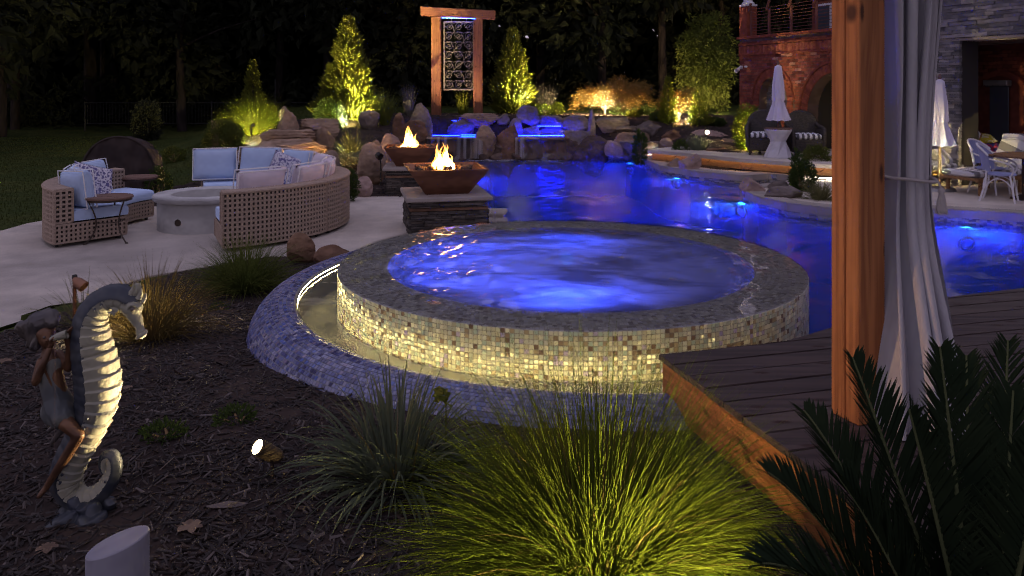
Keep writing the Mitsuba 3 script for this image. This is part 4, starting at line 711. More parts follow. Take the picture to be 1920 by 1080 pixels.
def pedestal(cx, cy, rz, w, label, seed):
    k = thing('stone_pedestal', label, 'pedestal', 'stone pedestals under the fire bowls'); R = lambda x, y: (cx+x*math.cos(rz)-y*math.sin(rz), cy+x*math.sin(rz)+y*math.cos(rz)); h = w/2-.05
    put(k, 'core', mv(box(w-.13, w-.13, .44, .01), (cx, cy, .205), rz), 'mortar_dark')
    ledgewall(k, R(-h, -h), R(h, -h), -.02, .30, seed); ledgewall(k, R(-h, h), R(-h, -h), -.02, .30, seed+1); ledgewall(k, R(h, -h), R(h, h), -.14, .30, seed+2, lmin=.15, lmax=.4)
    put(k, 'band', mv(box(w-.075, w-.075, .045, .008), (cx, cy, .324), rz), 'brownrock'); 
    for s in (-1, 1): ledgewall(k, R(-h, -h) if s < 0 else R(-h, h), R(h, -h) if s < 0 else R(-h, -h), .35, .425, seed+5+s, lmin=.2, lmax=.5)
    put(k, 'cap', mv(box(w+.03, w+.03, .06, .012), (cx, cy, .458), rz), 'coping_stone')
def frustum(w0, w1, h, t=.012, wall=True):
    """Square bowl: bottom width w0, rim width w1, open on top, with wall thickness and a folded rim."""
    sq = lambda w, z: np.array([[-w, -w, z], [w, -w, z], [w, w, z], [-w, w, z]])/np.array([2, 2, 1])
    rings = [sq(w0-.02, 0), sq(w0, .008), sq(w1-.004, h-.014), sq(w1+.012, h-.010), sq(w1+.012, h), sq(w1-.05, h), sq(w1-.056, h-.012), sq(w1-.16, h-.075)]
    v = np.vstack(rings); f = []
    for r in range(len(rings)-1):
        for i in range(4): j = (i+1) % 4; f.append([r*4+i, r*4+j, r*4+4+j, r*4+4+i])
    f += [[3, 2, 1, 0], [28, 29, 30, 31]]
    return v, np.array(f)
def f_flame(p, n, uv): return p
def flames(k, cx, cy, z, w, h, seed, n=34):
    rg = np.random.default_rng(seed); mid, out, hot = [], [], []
    for i in range(n):
        a = rg.uniform(0, 6.28); r = w*.5*math.sqrt(rg.uniform(0, 1)); x, y = cx+r*math.cos(a), cy+r*.75*math.sin(a); H_ = h*rg.uniform(.45, 1.0)*(1.06-.75*(r/(w*.5))**2); ph = rg.uniform(0, 6.28); q = np.linspace(0, 1, 12)
        sway = .085*h*np.sin(q*5.5+ph)*q; lean = (cx-x)*.38*q
        c = np.stack([x+sway+lean, y+.05*h*np.cos(q*5+ph)*q, z+H_*q], 1); rad = w*.105*rg.uniform(.7, 1.1)*(np.sin(np.pi*np.clip(q*.62+.30, 0, 1))**1.1)*(1-q**2.2*.97)
        (out if i % 3 == 0 else mid).append(tube(c, rad*(1.0 if i % 3 else .62), 9))
        if i % 2: hot.append(tube(c[:8]*[1, 1, 1]-[0, 0, 0], rad[:8]*.62, 8))
    put(k, 'flame', cat(*mid), 'clear', True, **area(5.2, 2.0, .34, 1.5)); put(k, 'flame', cat(*out), 'clear', True, **area(5.0, 1.35, .12, .4)); put(k, 'flame', cat(*hot), 'clear', True, **area(13, 7.8, 2.6, 2.5))
mat('ember_rock', two((.16, .08, .05), (.06, .035, .03), 30), .9, .2)
def firebowl(cx, cy, rz, label, seed, w1=.90):
    k = thing('fire_bowl', label, 'fire bowl', 'square copper fire bowls'); z = .489
    put(k, 'bowl', mv(frustum(.56*w1, w1, .345), (cx, cy, z), rz), 'copper')
    rg = np.random.default_rng(seed); zr = z+.27+.01
    for i in range(40):
        x, y = rg.uniform(-.36, .36, 2); X, Y = cx+x*math.cos(rz)-y*math.sin(rz), cy+x*math.sin(rz)+y*math.cos(rz); s = rg.uniform(.05, .095)
        put(k, 'lava_stone', mv(boulder((s*1.4, s, s*.8), seed*50+i, 7, .1, 2), (X, Y, zr+.025+rg.uniform(0, .02)+.03*(1-max(abs(x), abs(y))/.36)), i), 'lava_rock' if i % 3 else 'ember_rock', 50)
    put(k, 'water_lip', mv(box(.03, .36, .012, .003), (cx+(w1/2+.02)*math.cos(rz), cy+(w1/2+.02)*math.sin(rz), z+.335), rz), 'copper')
    flames(k, cx-.02, cy, zr+.03, .34, .44, seed)
    return k
pedestal(-.92, 10.66, .21, 1.10, 'stacked stone pedestal nearest the spa, under the nearer fire bowl', 500); firebowl(-.92, 10.66, .21, 'copper fire bowl with tall flames, nearest the spa', 5, 1.04)
pedestal(-1.83, 14.15, .09, .93, 'stacked stone pedestal farther back, under the farther fire bowl', 520); firebowl(-1.83, 14.15, .09, 'copper fire bowl with smaller flames, farther from the spa', 6)
mat('bead', (.5, .48, .46), .15, .7)
# thin sheet of water off the near bowl
X, S = np.meshgrid(np.linspace(-.16, .16, 14), np.linspace(0, 1, 14), indexing='ij'); o = .54+.16*S**.7; i, j = np.meshgrid(np.arange(13), np.arange(13), indexing='ij'); q = (i*14+j).ravel(); c_, s__ = math.cos(.21), math.sin(.21)
solo('bowl_spill', (np.stack([-.92+o*c_-X*s__, 10.66+o*s__+X*c_, .825-.88*S**1.5+0*X], -1).reshape(-1, 3), np.stack([q, q+14, q+15, q+1], 1)), 'falling_water', 'thin sheet of water pouring from the near fire bowl into the pool', 'water spill', True)
solo('corner_slab', mv(box(.62, .50, .06, .012), (-.40, 11.42, .075), -.12), 'coping_stone', 'grey slab at the patio corner right of the near pedestal', 'slab')
# ---- round fire pit ----------------------------------------------------------------
pit = thing('fire_pit', 'round grey concrete fire pit between the curved sofas', 'fire pit'); PC = (-4.2, 10.75, 0)
put(pit, 'wall', mv(lathe([(.62, -.02), (.63, .0), (.63, .385)], 64), PC), 'pit_concrete', 40)
put(pit, 'rim', mv(lathe([(.62, .385), (.675, .39), (.69, .41), (.69, .445), (.675, .462), (.47, .462), (.455, .45), (.45, .20), (.01, .18)], 64), PC), 'pit_concrete', 40)
put(pit, 'vent_hole', mv(lathe([(.001, 0), (.034, 0), (.036, .006), (.044, .006), (.046, 0)], 16), (-4.2+.632*math.sin(.22)*-1, 10.75-.632*math.cos(.22), .15), -.22, rx=math.pi/2), 'bronze_metal')
put(pit, 'key_valve', mv(lathe([(.001, .012), (.02, .012), (.022, 0)], 12), (-4.2-.2, 10.75+.3, .19)), 'black_metal')
# ---- curved wicker sofas --------------------------------------------------------------
def arcpt(c, r, a, z): return np.stack([c[0]+r*np.cos(a), c[1]+r*np.sin(a), np.broadcast_to(z, np.shape(a))], -1)
def arcsolid(c, prof, a0, a1, n=40):
    """A closed profile (r,z) swept along the arc, with flat ends."""
    m = lathe(prof+prof[:1], n, a0, a1); cap = Polygon(prof); tri = trimesh.creation.triangulate_polygon(cap, engine='earcut'); out = [m]
    for a in (a0, a1): out.append((np.stack([tri[0][:, 0]*math.cos(a), tri[0][:, 0]*math.sin(a), tri[0][:, 1]], 1), tri[1]))
    return mv(cat(*out), (*c, 0))
def lattice(c, r, a0, a1, z0, z1, pitch=.052, bw=.030, t=.010):
    L = abs(a1-a0)*r; nv = max(2, int(L/pitch)); nh = max(2, int((z1-z0)/pitch)); out = []; hz = (z1-z0)/nh
    for i in range(nv+1):
        a = a0+(a1-a0)*i/nv; out.append(mv(box(t, bw, z1-z0, .003), (c[0]+r*math.cos(a), c[1]+r*math.sin(a), (z0+z1)/2), a))
    for j in range(nh+1):
        z = z0+j*hz; pr = [(r-t*.42, z-bw*.42), (r+t*.42, z-bw*.42), (r+t*.42, z+bw*.42), (r-t*.42, z+bw*.42)]; out.append(mv(lathe(pr+pr[:1], nv, min(a0, a1), max(a0, a1)), (*c, 0)))
    return cat(*out)
def flatlattice(p, q, z0, z1, pitch=.052, bw=.030, t=.010):
    p, q = np.array(p), np.array(q); L = np.linalg.norm(q-p); d = (q-p)/L; ang = math.atan2(d[1], d[0]); nv = max(2, int(L/pitch)); nh = max(2, int((z1-z0)/pitch))
    return cat(*[mv(box(bw, t, z1-z0, .003), (*(p+d*L*i/nv), (z0+z1)/2), ang) for i in range(nv+1)], *[mv(box(L, t*.8, bw*.84, .003), (*((p+q)/2), z0+(z1-z0)*j/nh), ang) for j in range(nh+1)])
def sofa(c, ang, label, ro=1.92, ri=1.06):
    k = thing('curved_wicker_sofa', label, 'sofa', 'curved wicker sofas round the fire pit'); mods = list(zip(ang[:-1], ang[1:])); rb = ro-.20
    for i, (a0, a1) in enumerate(mods):
        e = .008; a0, a1 = a0+e, a1-e; lo = 0.04
        m = [lattice(c, ro, a0, a1, lo+.02, .68), lattice(c, ri, a0, a1, lo+.02, .27), lattice(c, rb, a0, a1, .30, .68)]
        for a in (a0, a1):
            u = np.array([math.cos(a), math.sin(a)]); m += [flatlattice(np.array(c)+u*rb, np.array(c)+u*ro, .30, .68), flatlattice(np.array(c)+u*ri, np.array(c)+u*ro, lo+.02, .27)]
        put(k, 'wicker_weave', cat(*m), 'wicker')
        put(k, 'back_top', arcsolid(c, [(rb-.012, .672), (ro+.012, .672), (ro+.016, .69), (ro+.004, .705), (rb-.004, .705), (rb-.016, .69)], a0, a1), 'wicker', 40)
        put(k, 'frame', cat(arcsolid(c, [(rb+.02, .04), (ro-.03, .04), (ro-.03, .66), (rb+.02, .66)], a0+.01, a1-.01), arcsolid(c, [(ri+.03, .04), (rb, .04), (rb, .275), (ri+.03, .275)], a0+.01, a1-.01)), 'wicker_dark')  # dark solid inside stands in for the shade behind the weave
        put(k, 'seat_cushion', arcsolid(c, [(ri-.02, .30), (ri-.03, .33), (ri-.03, .385), (ri-.01, .415), (ri+.06, .428), (rb-.06, .428), (rb-.02, .41), (rb-.012, .30)], a0+.004, a1-.004), 'cushion', 50)
        for a in (a0+.06, a1-.06):
            for r in (ri+.06, ro-.06): put(k, 'foot', mv(lathe([(.02, 0), (.024, .045)], 10), (c[0]+r*math.cos(a), c[1]+r*math.sin(a), 0)), 'black_metal')
    return k
def piped(par, m_, fab, sx, sy, M, t):
    put(par, 'cover', m_, fab, True, M=M)
    e = .965; p = [(-e, -e), (e, -e), (e, e), (-e, e)]; pts = []
    for i in range(4):
        a, b = np.array(p[i]), np.array(p[(i+1) % 4])
        for s in np.linspace(0, 1, 8, endpoint=False): q = a*(1-s)+b*s; pts.append([q[0]*sx/2*(1-.04*(1-s*0)*0), 0, q[1]*sy/2])
    pts.append(pts[0])
    for s in (-1, 1): put(par, 'piping', tube(np.array(pts)+[0, s*t*.30, 0], .008, 6, False), 'piping', True, M=M)
def backpillow(c, r, a, z, label, fab='cushion', sx=.62, sy=.48, t=.20, lean=.22, roll=0.0, pat=False, yaw=0.0, name=None, group=None):
    k = thing(name or ('throw_pillow' if pat else 'back_cushion'), label, 'pillow' if pat else 'cushion', group)
    M = T().translate([c[0]+r*math.cos(a), c[1]+r*math.sin(a), z]).rotate([0, 0, 1], math.degrees(a+yaw)-90).rotate([1, 0, 0], -math.degrees(lean)).rotate([0, 1, 0], math.degrees(roll))
    if pat: put(k, 'cover', pillow(sx, sy, t), fab, True, M=M)
    else: piped(k, pillow(sx, sy, t), fab, sx, sy, M, t)
    return k
c1 = (-4.2, 10.75); rad = math.radians
sofa(c1, [rad(152), rad(192), rad(232)], 'curved wicker sofa left of the fire pit, its end towards the camera', 1.94, 1.10)
sofa(c1, [rad(-64), rad(-20), rad(24), rad(68), rad(114)], 'long curved wicker sofa wrapping round the right of the fire pit', 1.92, 1.10)
GB = 'light blue back cushions of the sofas'
backpillow(c1, 1.60, rad(222), .655, 'pale blue cushion standing at the near end of the left sofa', roll=.05, lean=.10, yaw=.25, group=GB); backpillow(c1, 1.58, rad(202), .665, 'blue cushion behind the patterned pillow on the left sofa', group=GB); backpillow(c1, 1.60, rad(178), .66, 'light blue cushion peeping out at the back of the left sofa', group=GB)
backpillow(c1, 1.40, rad(199), .64, 'large blue and white patterned pillow on the left sofa', 'pattern_fabric', .56, .52, .17, .30, .30, True, -.75)
backpillow(c1, 1.55, rad(107), .70, 'leftmost light blue cushion at the far end of the long sofa', sx=.66, sy=.50, group=GB); backpillow(c1, 1.57, rad(82), .70, 'light blue cushion in the middle of the far side of the long sofa', sx=.68, sy=.52, group=GB); backpillow(c1, 1.58, rad(57), .69, 'light blue cushion right of the patterned pillow on the long sofa', sx=.66, sy=.50, group=GB)
backpillow(c1, 1.60, rad(32), .68, 'cushion in the outer bend of the long sofa', sx=.62, group=GB, fab='cushion_back'); backpillow(c1, 1.60, rad(7), .68, 'pinkish grey cushion back second from the bend of the long sofa', sx=.62, group=GB, fab='cushion_back'); backpillow(c1, 1.60, rad(-19), .68, 'pinkish grey cushion back in the middle of the near wicker side', sx=.64, group=GB, fab='cushion_back'); backpillow(c1, 1.58, rad(-46), .67, 'lavender grey cushion at the near end of the long sofa', sx=.66, sy=.50, group=GB, fab='cushion_back')
backpillow(c1, 1.36, rad(58), .66, 'tilted patterned pillow on the far side of the long sofa', 'pattern_fabric', .48, .46, .15, .25, .35, True, .55)
def sidetable(x, y, label):
    k = thing('side_table', label, 'table', 'small round side tables')
    put(k, 'table_top', mv(lathe([(.001, .57), (.262, .57), (.272, .563), (.272, .545), (.26, .538), (.001, .538)], 40), (x, y, 0)), 'table_wood', 40); put(k, 'apron', mv(lathe([(.255, .538), (.255, .515), (.245, .515), (.245, .538)], 40), (x, y, 0)), 'bronze_metal')
    for i in range(3):
        a = .55+i*2*np.pi/3-.9; u = np.array([math.cos(a), math.sin(a)]); p = [[x+u[0]*r, y+u[1]*r, z] for r, z in ((.235, .525), (.19, .42), (.15, .28), (.17, .14), (.245, .03), (.275, .004))]
        put(k, 'leg', tube(spline(p, 18), .009, 7), 'bronze_metal', True); put(k, 'foot', mv(lathe([(.001, .012), (.018, .010), (.02, 0)], 10), (x+u[0]*.275, y+u[1]*.275, 0)), 'bronze_metal')
    put(k, 'ring', tube(np.stack([x+.155*np.cos(np.linspace(0, 6.28, 30)), y+.155*np.sin(np.linspace(0, 6.28, 30)), np.full(30, .26)], 1), .006, 6), 'bronze_metal', True)
sidetable(-4.98, 9.66, 'round side table with bowed legs before the left sofa'); sidetable(-5.62, 11.75, 'round side table half hidden behind the patterned pillow')
def cover():
    k = thing('covered_lounger', 'brown cloth cover over a round canopy daybed behind the left sofa', 'covered furniture'); na, nb = 72, 22
    a, t = np.meshgrid(np.linspace(0, np.pi, na), np.linspace(0, 1, nb), indexing='ij'); th_ = a
    w, h = .60, 1.08; y0 = t*.95
    sag = 1-.10*t**2*np.sin(th_); fold = .022*np.sin(th_*17+2*meshkit.noise(np.stack([th_*3, t*3, 0*t], -1))*4)*(np.sin(th_)**.5)*(.3+.7*t)
    X = -np.cos(th_)*(w+fold)*(1.0-.05*t); Z = np.abs(np.sin(th_))**.62*h*sag+fold
    v = np.stack([X, y0-.45, Z], -1).reshape(-1, 3); i, j = np.meshgrid(np.arange(na-1), np.arange(nb-1), indexing='ij'); q = (i*nb+j).ravel(); m1 = (v, np.stack([q, q+1, q+nb+1, q+nb], 1))
    s, t2 = np.meshgrid(np.linspace(0, 1, nb), np.linspace(0, np.pi, na), indexing='ij'); zz_ = np.abs(np.sin(t2))**.62*h; xx = -np.cos(t2)*w
    fz = .03*np.sin(xx*26+3*meshkit.noise(np.stack([xx*3, s*2, 0*s], -1)))*(1-s*.5)
    v = np.stack([xx*(1-.0*s), np.full_like(xx, -.45)-.16*(1-s)*np.ones_like(xx)*np.abs(np.sin(t2))+fz*np.sin(t2)**.5, zz_*s], -1).reshape(-1, 3); i, j = np.meshgrid(np.arange(nb-1), np.arange(na-1), indexing='ij'); q = (i*na+j).ravel()
    put(k, 'cloth', mv(cat(m1, (v, np.stack([q, q+na, q+na+1, q+1], 1))), (-6.75, 13.6, -.02), .25), 'cover_cloth', True)
    put(k, 'hoop', mv(tube(np.stack([-np.cos(np.linspace(0, np.pi, 40))*.605, np.full(40, -.46), np.abs(np.sin(np.linspace(0, np.pi, 40)))**.62*1.085], 1), .016, 7), (-6.75, 13.6, -.02), .25), 'cover_cloth', True)
cover()
# ---- raised deck, house, terrace furniture ---------------------------------------------
rd = thing('raised_deck', 'low raised stone topped deck with cedar fascia before the brick wing', 'deck')
RDP = np.array([(3.45, 19.35), (4.2, 18.3), (5.0, 17.1), (5.75, 16.35), (6.5, 15.75), (7.6, 15.2)])
RD = Polygon([*map(tuple, RDP), (10, 15.5), (10, 22), (6.9, 22.4), (5.2, 20.2), (4.3, 20.2)])
put(rd, 'top', extrude(RD.buffer(.09), .285, .335), 'concrete')
for a, b in zip(RDP[:-1], RDP[1:]):
    d = b-a; L = np.hypot(*d); put(rd, 'fascia', mv(box(L-.006, .05, .20, .006), (*((a+b)/2+np.array([-d[1], d[0]])/L*.03), .188), math.atan2(d[1], d[0])), 'teak')
put(rd, 'added_edge_lip', extrude(RD.buffer(.09).difference(RD.buffer(.074)), .252, .285), 'concrete')  # lip added to keep the light strip behind it hidden
put(rd, 'led_strip', cat(*[mv(box(np.hypot(*(b-a)), .012, .012, .003), (*((a+b)/2-np.array([-(b-a)[1], (b-a)[0]])/np.hypot(*(b-a))*.058), .277), math.atan2((b-a)[1], (b-a)[0])) for a, b in zip(RDP[:-1], RDP[1:])]), 'white_fitting', label='unseen warm light strip under the deck edge, placed to light the fascia', **area(9, 5.2, 2.2, 1.0))  # strip stays out of view, placed to light the fascia
hv = np.array([.335, -1.0]); hv /= np.hypot(*hv); hn = np.array([-hv[1], hv[0]])*-1     # wall direction (towards the camera side) and outward normal
W0 = np.array([6.42, 22.0])
def wp(u, o=0.0): return W0+hv*u+hn*o
hang = math.atan2(hv[1], hv[0])
house = thing('brick_house', 'two storey brick wing with arches and a balcony behind the cedar post', 'building')
BZ0, BZ1 = .2, 3.25; LW = 6.4
arches = [(1.02, 1.78, 1.93), (3.0, 1.95, 1.99)]      # centre along the wall, width, height of crown
def wallpoly():
    w = sbox(0, BZ0, LW, BZ1)
    for c, wd, h in arches: w = w.difference(unary_union([sbox(c-wd/2+.25, BZ0-.1, c+wd/2-.25, h-wd/2+.25), Point(c, h-wd/2+.25).buffer(wd/2-.25, 24)]))
    return w
def wall3(m, o0, flip=False):
    """(along, height, out) -> world."""
    v, f = m; w = np.array(v); xy = W0+w[:, :1]*hv+(w[:, 2:3]+o0)*hn; return np.c_[xy, w[:, 1]], np.asarray(f)
A1c = [(1.47, .58, 2.13), (3.8, .98, 2.22)]           # arch centre, clear radius, crown height
wl = sbox(0, BZ0, LW, BZ1)
for c, r, h in A1c: wl = wl.difference(unary_union([sbox(c-r, BZ0-.2, c+r, h-r), Point(c, h-r).buffer(r, 24)]))
put(house, 'wall', wall3(extrude(wl, -.32, 0), 0), 'mortar')
BRP = [mikit.ply(box(1, 1, 1, .03), f'brick{i}') for i in range(5)]
def bricks(holder, keepout, u0, u1, z0, z1, o, seed, cap=300, bl=.215, bh=.066, g=.011, depth=.05):
    rg = np.random.default_rng(seed); rows = int((z1-z0)/(bh+g)); L = []; 
    for j in range(rows):
        z = z0+(j+.5)*(bh+g); u = u0-(bl+g)/2*(j % 2)
        while u < u1:
            a, b = max(u, u0), min(u+bl, u1)
            if b-a > .03:
                q = sbox(a, z-bh/2, b, z+bh/2)
                if not keepout.intersects(q): L.append(((a+b)/2, z, b-a, bh))
                else:
                    d = q.difference(keepout)
                    if d.area > .3*q.area:
                        x0, y0, x1, y1 = d.bounds
                        if (x1-x0) > .03: L.append(((x0+x1)/2, (y0+y1)/2, x1-x0, y1-y0))
            u += bl+g
    rest = {i: [] for i in range(5)}; L.sort(key=lambda q: abs(q[0]-1.6)+abs(q[1]-2.1)*.6)
    for n, (a, z, l, h) in enumerate(L):
        i = rg.choice(5, p=[.34, .28, .2, .12, .06]); c = wp(a, o+rg.uniform(-.003, .003)); M = T().translate([c[0], c[1], z]).rotate([0, 0, 1], math.degrees(hang)).scale([l, depth, h])
        if n < cap: put(holder, 'brick', BRP[i], None, M=M)
        else: rest[i].append(mv(box(l, depth, h, .002), (c[0], c[1], z), hang))
    for i, m in rest.items():
        if m: put(holder, 'far_brick', cat(*m), f'brick{i}', kind='stuff')
ko = unary_union([sbox(-1, 2.77, 9, 3.06)]+[unary_union([sbox(c-r-.26, 0, c+r+.26, h-r), Point(c, h-r).buffer(r+.26, 24)]) for c, r, h in A1c])
bricks(house+'__wall', ko, 0, LW, BZ0, BZ1-.1, -.012, 61)
def voussoirs(c, r, h, seed):
    rg = np.random.default_rng(seed); out = {i: [] for i in range(5)}; n = int(np.pi*(r+.12)/.078)
    for i in range(n):
        t = np.pi*(i+.5)/n; a, z = c+(r+.12)*math.cos(t), h-r+(r+.12)*math.sin(t); q = wp(a, .0); m = box(.215, .07, .066*(r+.12)/(r+.12), .004); v, f = m; v = np.array(v); w = v.copy(); w[:, 0] = v[:, 0]*math.cos(t)-v[:, 2]*math.sin(t); w[:, 2] = v[:, 0]*math.sin(t)+v[:, 2]*math.cos(t)
        out[rg.integers(5)].append(mv((w, f), (q[0], q[1], z), hang))
    z = BZ0
    while z < h-r-.03:
        for s in (-1, 1): q = wp(c+s*(r+.12), .0); out[rg.integers(4)].append(mv(box(.215, .07, .066, .004), (q[0], q[1], z+.035), hang))
        z += .077
    a = put(house, 'arch', cat(*[x for i in (0, 2, 4) for x in out[i]]), 'brick0', kind='stuff'); put(house, 'arch', cat(*[x for i in (1, 3) for x in out[i]]), 'brick1', kind='stuff')
    ring = Point(c, h-r).buffer(r+.30, 32).difference(Point(c, h-r).buffer(r+.245, 32)).intersection(sbox(-9, h-r, 99, 9)); put(house, 'arch_moulding', wall3(extrude(ring, -.02, .05), 0), 'brick1', 40)
for i, (c, r, h) in enumerate(A1c): voussoirs(c, r, h, 70+i)
out = {0: [], 1: [], 2: []}; rg = np.random.default_rng(81)
for i in range(int(LW/.078)): q = wp(.04+i*.078, .012); out[rg.integers(3)].append(mv(box(.066, .06, .215, .004), (q[0], q[1], 2.90), hang))
for i, m in out.items(): put(house, 'soldier_course', cat(*m), f'brick{i}', kind='stuff')
for z, o, h in ((2.765, .015, .05), (3.045, .015, .05), (3.24, .05, .07)): c = wp(LW/2, o); put(house, 'brick_band', mv(box(LW, .09+o, h, .006), (*c, z), hang), 'brick1')
VEP = [mikit.ply(box(1, 1, 1, .05), f'veneer{i}') for i in range(5)]
def veneer(holder, a, b, z0, z1, seed, **k): ledgewall(holder, a, b, z0, z1, seed, protos=VEP, **{**dict(thick=.07, hmin=.04, hmax=.085, lmin=.14, lmax=.45), **k})
st = put(house, 'niche', wall3(extrude(sbox(.7, .9, 2.25, 2.3), -.34, -.30), 0), 'mortar_dark'); veneer(house+'__niche', wp(.85, -.27), wp(2.1, -.27), 1.14, 2.16, 90, hmin=.035, hmax=.07, lmin=.1, lmax=.32)
c = wp(1.47, -.1); put(house, 'sill', mv(box(1.14, .40, .06, .008), (*c, 1.11), hang), 'veneer2'); c = wp(1.47, -.14); put(house, 'wall_below_sill', mv(box(1.15, .28, .90, .004), (*c, .63), hang), 'brick0')
c = wp(3.8, -1.9); put(house, 'passage', cat(mv(box(2.2, .1, 2.6, .01), (*c, 1.3), hang), *[mv(box(.1, 1.7, 2.6, .01), (*wp(3.8+s*1.05, -1.2), 1.3), hang) for s in (-1, 1)], mv(box(2.2, 1.8, .1, .01), (*wp(3.8, -1.2), 2.5), hang)), 'mortar_dark')
# balcony
c = wp(LW/2, -1.6); put(house, 'balcony_floor', mv(box(LW, 3.2, .12, .01), (*c, 3.14), hang), 'mortar')
c = wp(LW/2, -2.6); put(house, 'upper_wall', mv(box(LW, .2, 3.4, .01), (*c, 4.8), hang), 'mortar_dark')
for i in range(16): q = wp(LW/2, -2.47); put(house, 'siding_board', mv(box(LW, .03, .17, .004), (*q, 3.30+i*.19), hang), 'brick3')
for u, w in ((.55, .6), (2.1, 1.3), (4.2, 1.2)):
    q = wp(u, -2.44); f = put(house, 'window', mv(box(w, .06, 1.0, .006), (*q, 3.75), hang), 'white_fitting'); q = wp(u, -2.40); put(f, 'pane', mv(box(w-.12, .012, .88, .002), (*q, 3.75), hang), 'glass_dark')
mat('glass_dark', (.06, .065, .085), .08, .8); mat('rail_paint', (.16, .062, .05), .6, .3)
for i, u in enumerate((.35, 1.15, 2.05, 3.0, 3.95, 4.9, 5.8)):
    q = wp(u, -.12); put(house, 'rail_post', cat(mv(box(.055, .055, .72, .005), (*q, 3.63), hang), mv(box(.055, .055, .26, .005), (*(q+hn*.07+hv*.04), 4.07), hang, ry=.45)), 'rail_paint')
for j in range(9): q = wp(LW/2, -.12); put(house, 'rail_bar', mv(box(LW, .012, .014, .002), (*q, 3.34+j*.085), hang), 'rail_paint')
q = wp(.16, -.16); put(house, 'corner_pier', mv(box(.34, .34, .86, .006), (*q, 3.69), hang), 'brick1'); q = wp(.16, -.16)
col = thing('balcony_column', 'white turned base of a porch column on the brick corner pier', 'column'); put(col, 'base', mv(cat(mv(box(.36, .36, .06, .008), (0, 0, .03)), lathe([(.17, .06), (.175, .09), (.16, .12), (.125, .14), (.12, .2), (.11, 3.0), (.001, 3.0)], 28)), (*q, 4.12), hang), 'white_fitting', 40)
cam_ = thing('security_light', 'white twin security light on the brick corner', 'lamp'); q = wp(.18, .06)
put(cam_, 'mount', mv(lathe([(.001, .05), (.05, .05), (.055, 0)], 14), (*q, 2.42), hang, rx=math.pi/2), 'white_fitting', 40)
for s, dz in ((-1, -.06), (1, .02)): put(cam_, 'lamp_head', tube([[q[0]+s*.05, q[1]-.06, 2.44], [q[0]+s*.13, q[1]-.12, 2.42+dz], [q[0]+s*.22, q[1]-.17, 2.38+dz]], [.025, .05, .065], 12), 'white_fitting', True)
# stone porch at the right
W1 = np.array([8.33, 14.6])
def sp1(u, o=0): return W1+hv*u+hn*o
porch = thing('stone_porch', 'stone clad porch beam and pillar at the right with a dark brick recess', 'building')
put(porch, 'beam', mv(box(6, .5, .95, .01), (*sp1(2.5, -.30), 3.28), hang), 'mortar_dark'); bm = porch+'__beam'
veneer(bm, sp1(-.6, -.02), sp1(3.6, -.02), 2.82, 3.76, 95, hmin=.04, hmax=.10, lmin=.16, lmax=.5)
put(porch, 'pillar', mv(box(.52, .5, 2.8, .01), (*sp1(-.30, -.32), 1.4), hang), 'mortar_dark'); veneer(porch+'__pillar', sp1(-.60, -.06), sp1(.02, -.06), RZ, 2.8, 96, hmin=.035, hmax=.075, lmin=.1, lmax=.34); veneer(porch+'__pillar', sp1(-.60, -.6), sp1(-.60, -.06), RZ, 2.8, 97, lmin=.1, lmax=.3)
put(porch, 'ceiling', mv(box(9.0, 3.4, .08, .01), (*sp1(.2, -2.2), 2.86), hang), 'mortar')
put(porch, 'beam_soffit', mv(box(6.0, .56, .05, .006), (*sp1(2.5, -.30), 2.79), hang), 'coping_stone')
put(porch, 'back_wall', mv(box(9.0, .2, 2.8, .01), (*sp1(-.5, -2.6), 1.4), hang), 'brick3')
rg = np.random.default_rng(83); out = {0: [], 1: [], 3: []}
for j in range(34):
    u = -3.6-(.113 if j % 2 else 0)
    while u < 1.6: out[[0, 1, 3][rg.integers(3)]].append(mv(box(.215, .04, .066, .004), (*sp1(u, -2.49), RZ+.04+j*.077), hang)); u += .226
for i, m in out.items(): put(porch, 'far_brick', cat(*m), f'brick{i}', kind='stuff')
ni = Point(0, 0).buffer(.62, 24).difference(sbox(-1, -1, 1, 0)).union(sbox(-.62, -1.3, .62, 0)); ring = Point(0, 0).buffer(.74, 24).difference(Point(0, 0).buffer(.62, 24)).intersection(sbox(-1, 0, 1, 1))
def at_sp(m, u, z, o): v, f = m; v = np.asarray(v); return np.c_[W1+(v[:, :1]+u)*hv+(v[:, 2:3]+o)*hn, v[:, 1]+z], np.asarray(f)
put(porch, 'arch_niche', at_sp(extrude(ni, 0, .03), -1.13, 1.5, -2.48), 'brick3', 40); put(porch, 'arch', at_sp(extrude(ring, 0, .07), -1.13, 1.5, -2.48), 'brick1', 40)
put(porch, 'fountain', cat(mv(box(.52, .12, .10, .01), (*sp1(-1.13, -2.38), 1.95), hang), mv(box(.44, .03, 1.2, .01), (*sp1(-1.13, -2.41), 1.30), hang)), 'glass_dark'); put(porch, 'fountain_head', mv(box(.56, .14, .12, .01), (*sp1(-1.13, -2.35), 1.98), hang), 'grey_metal')
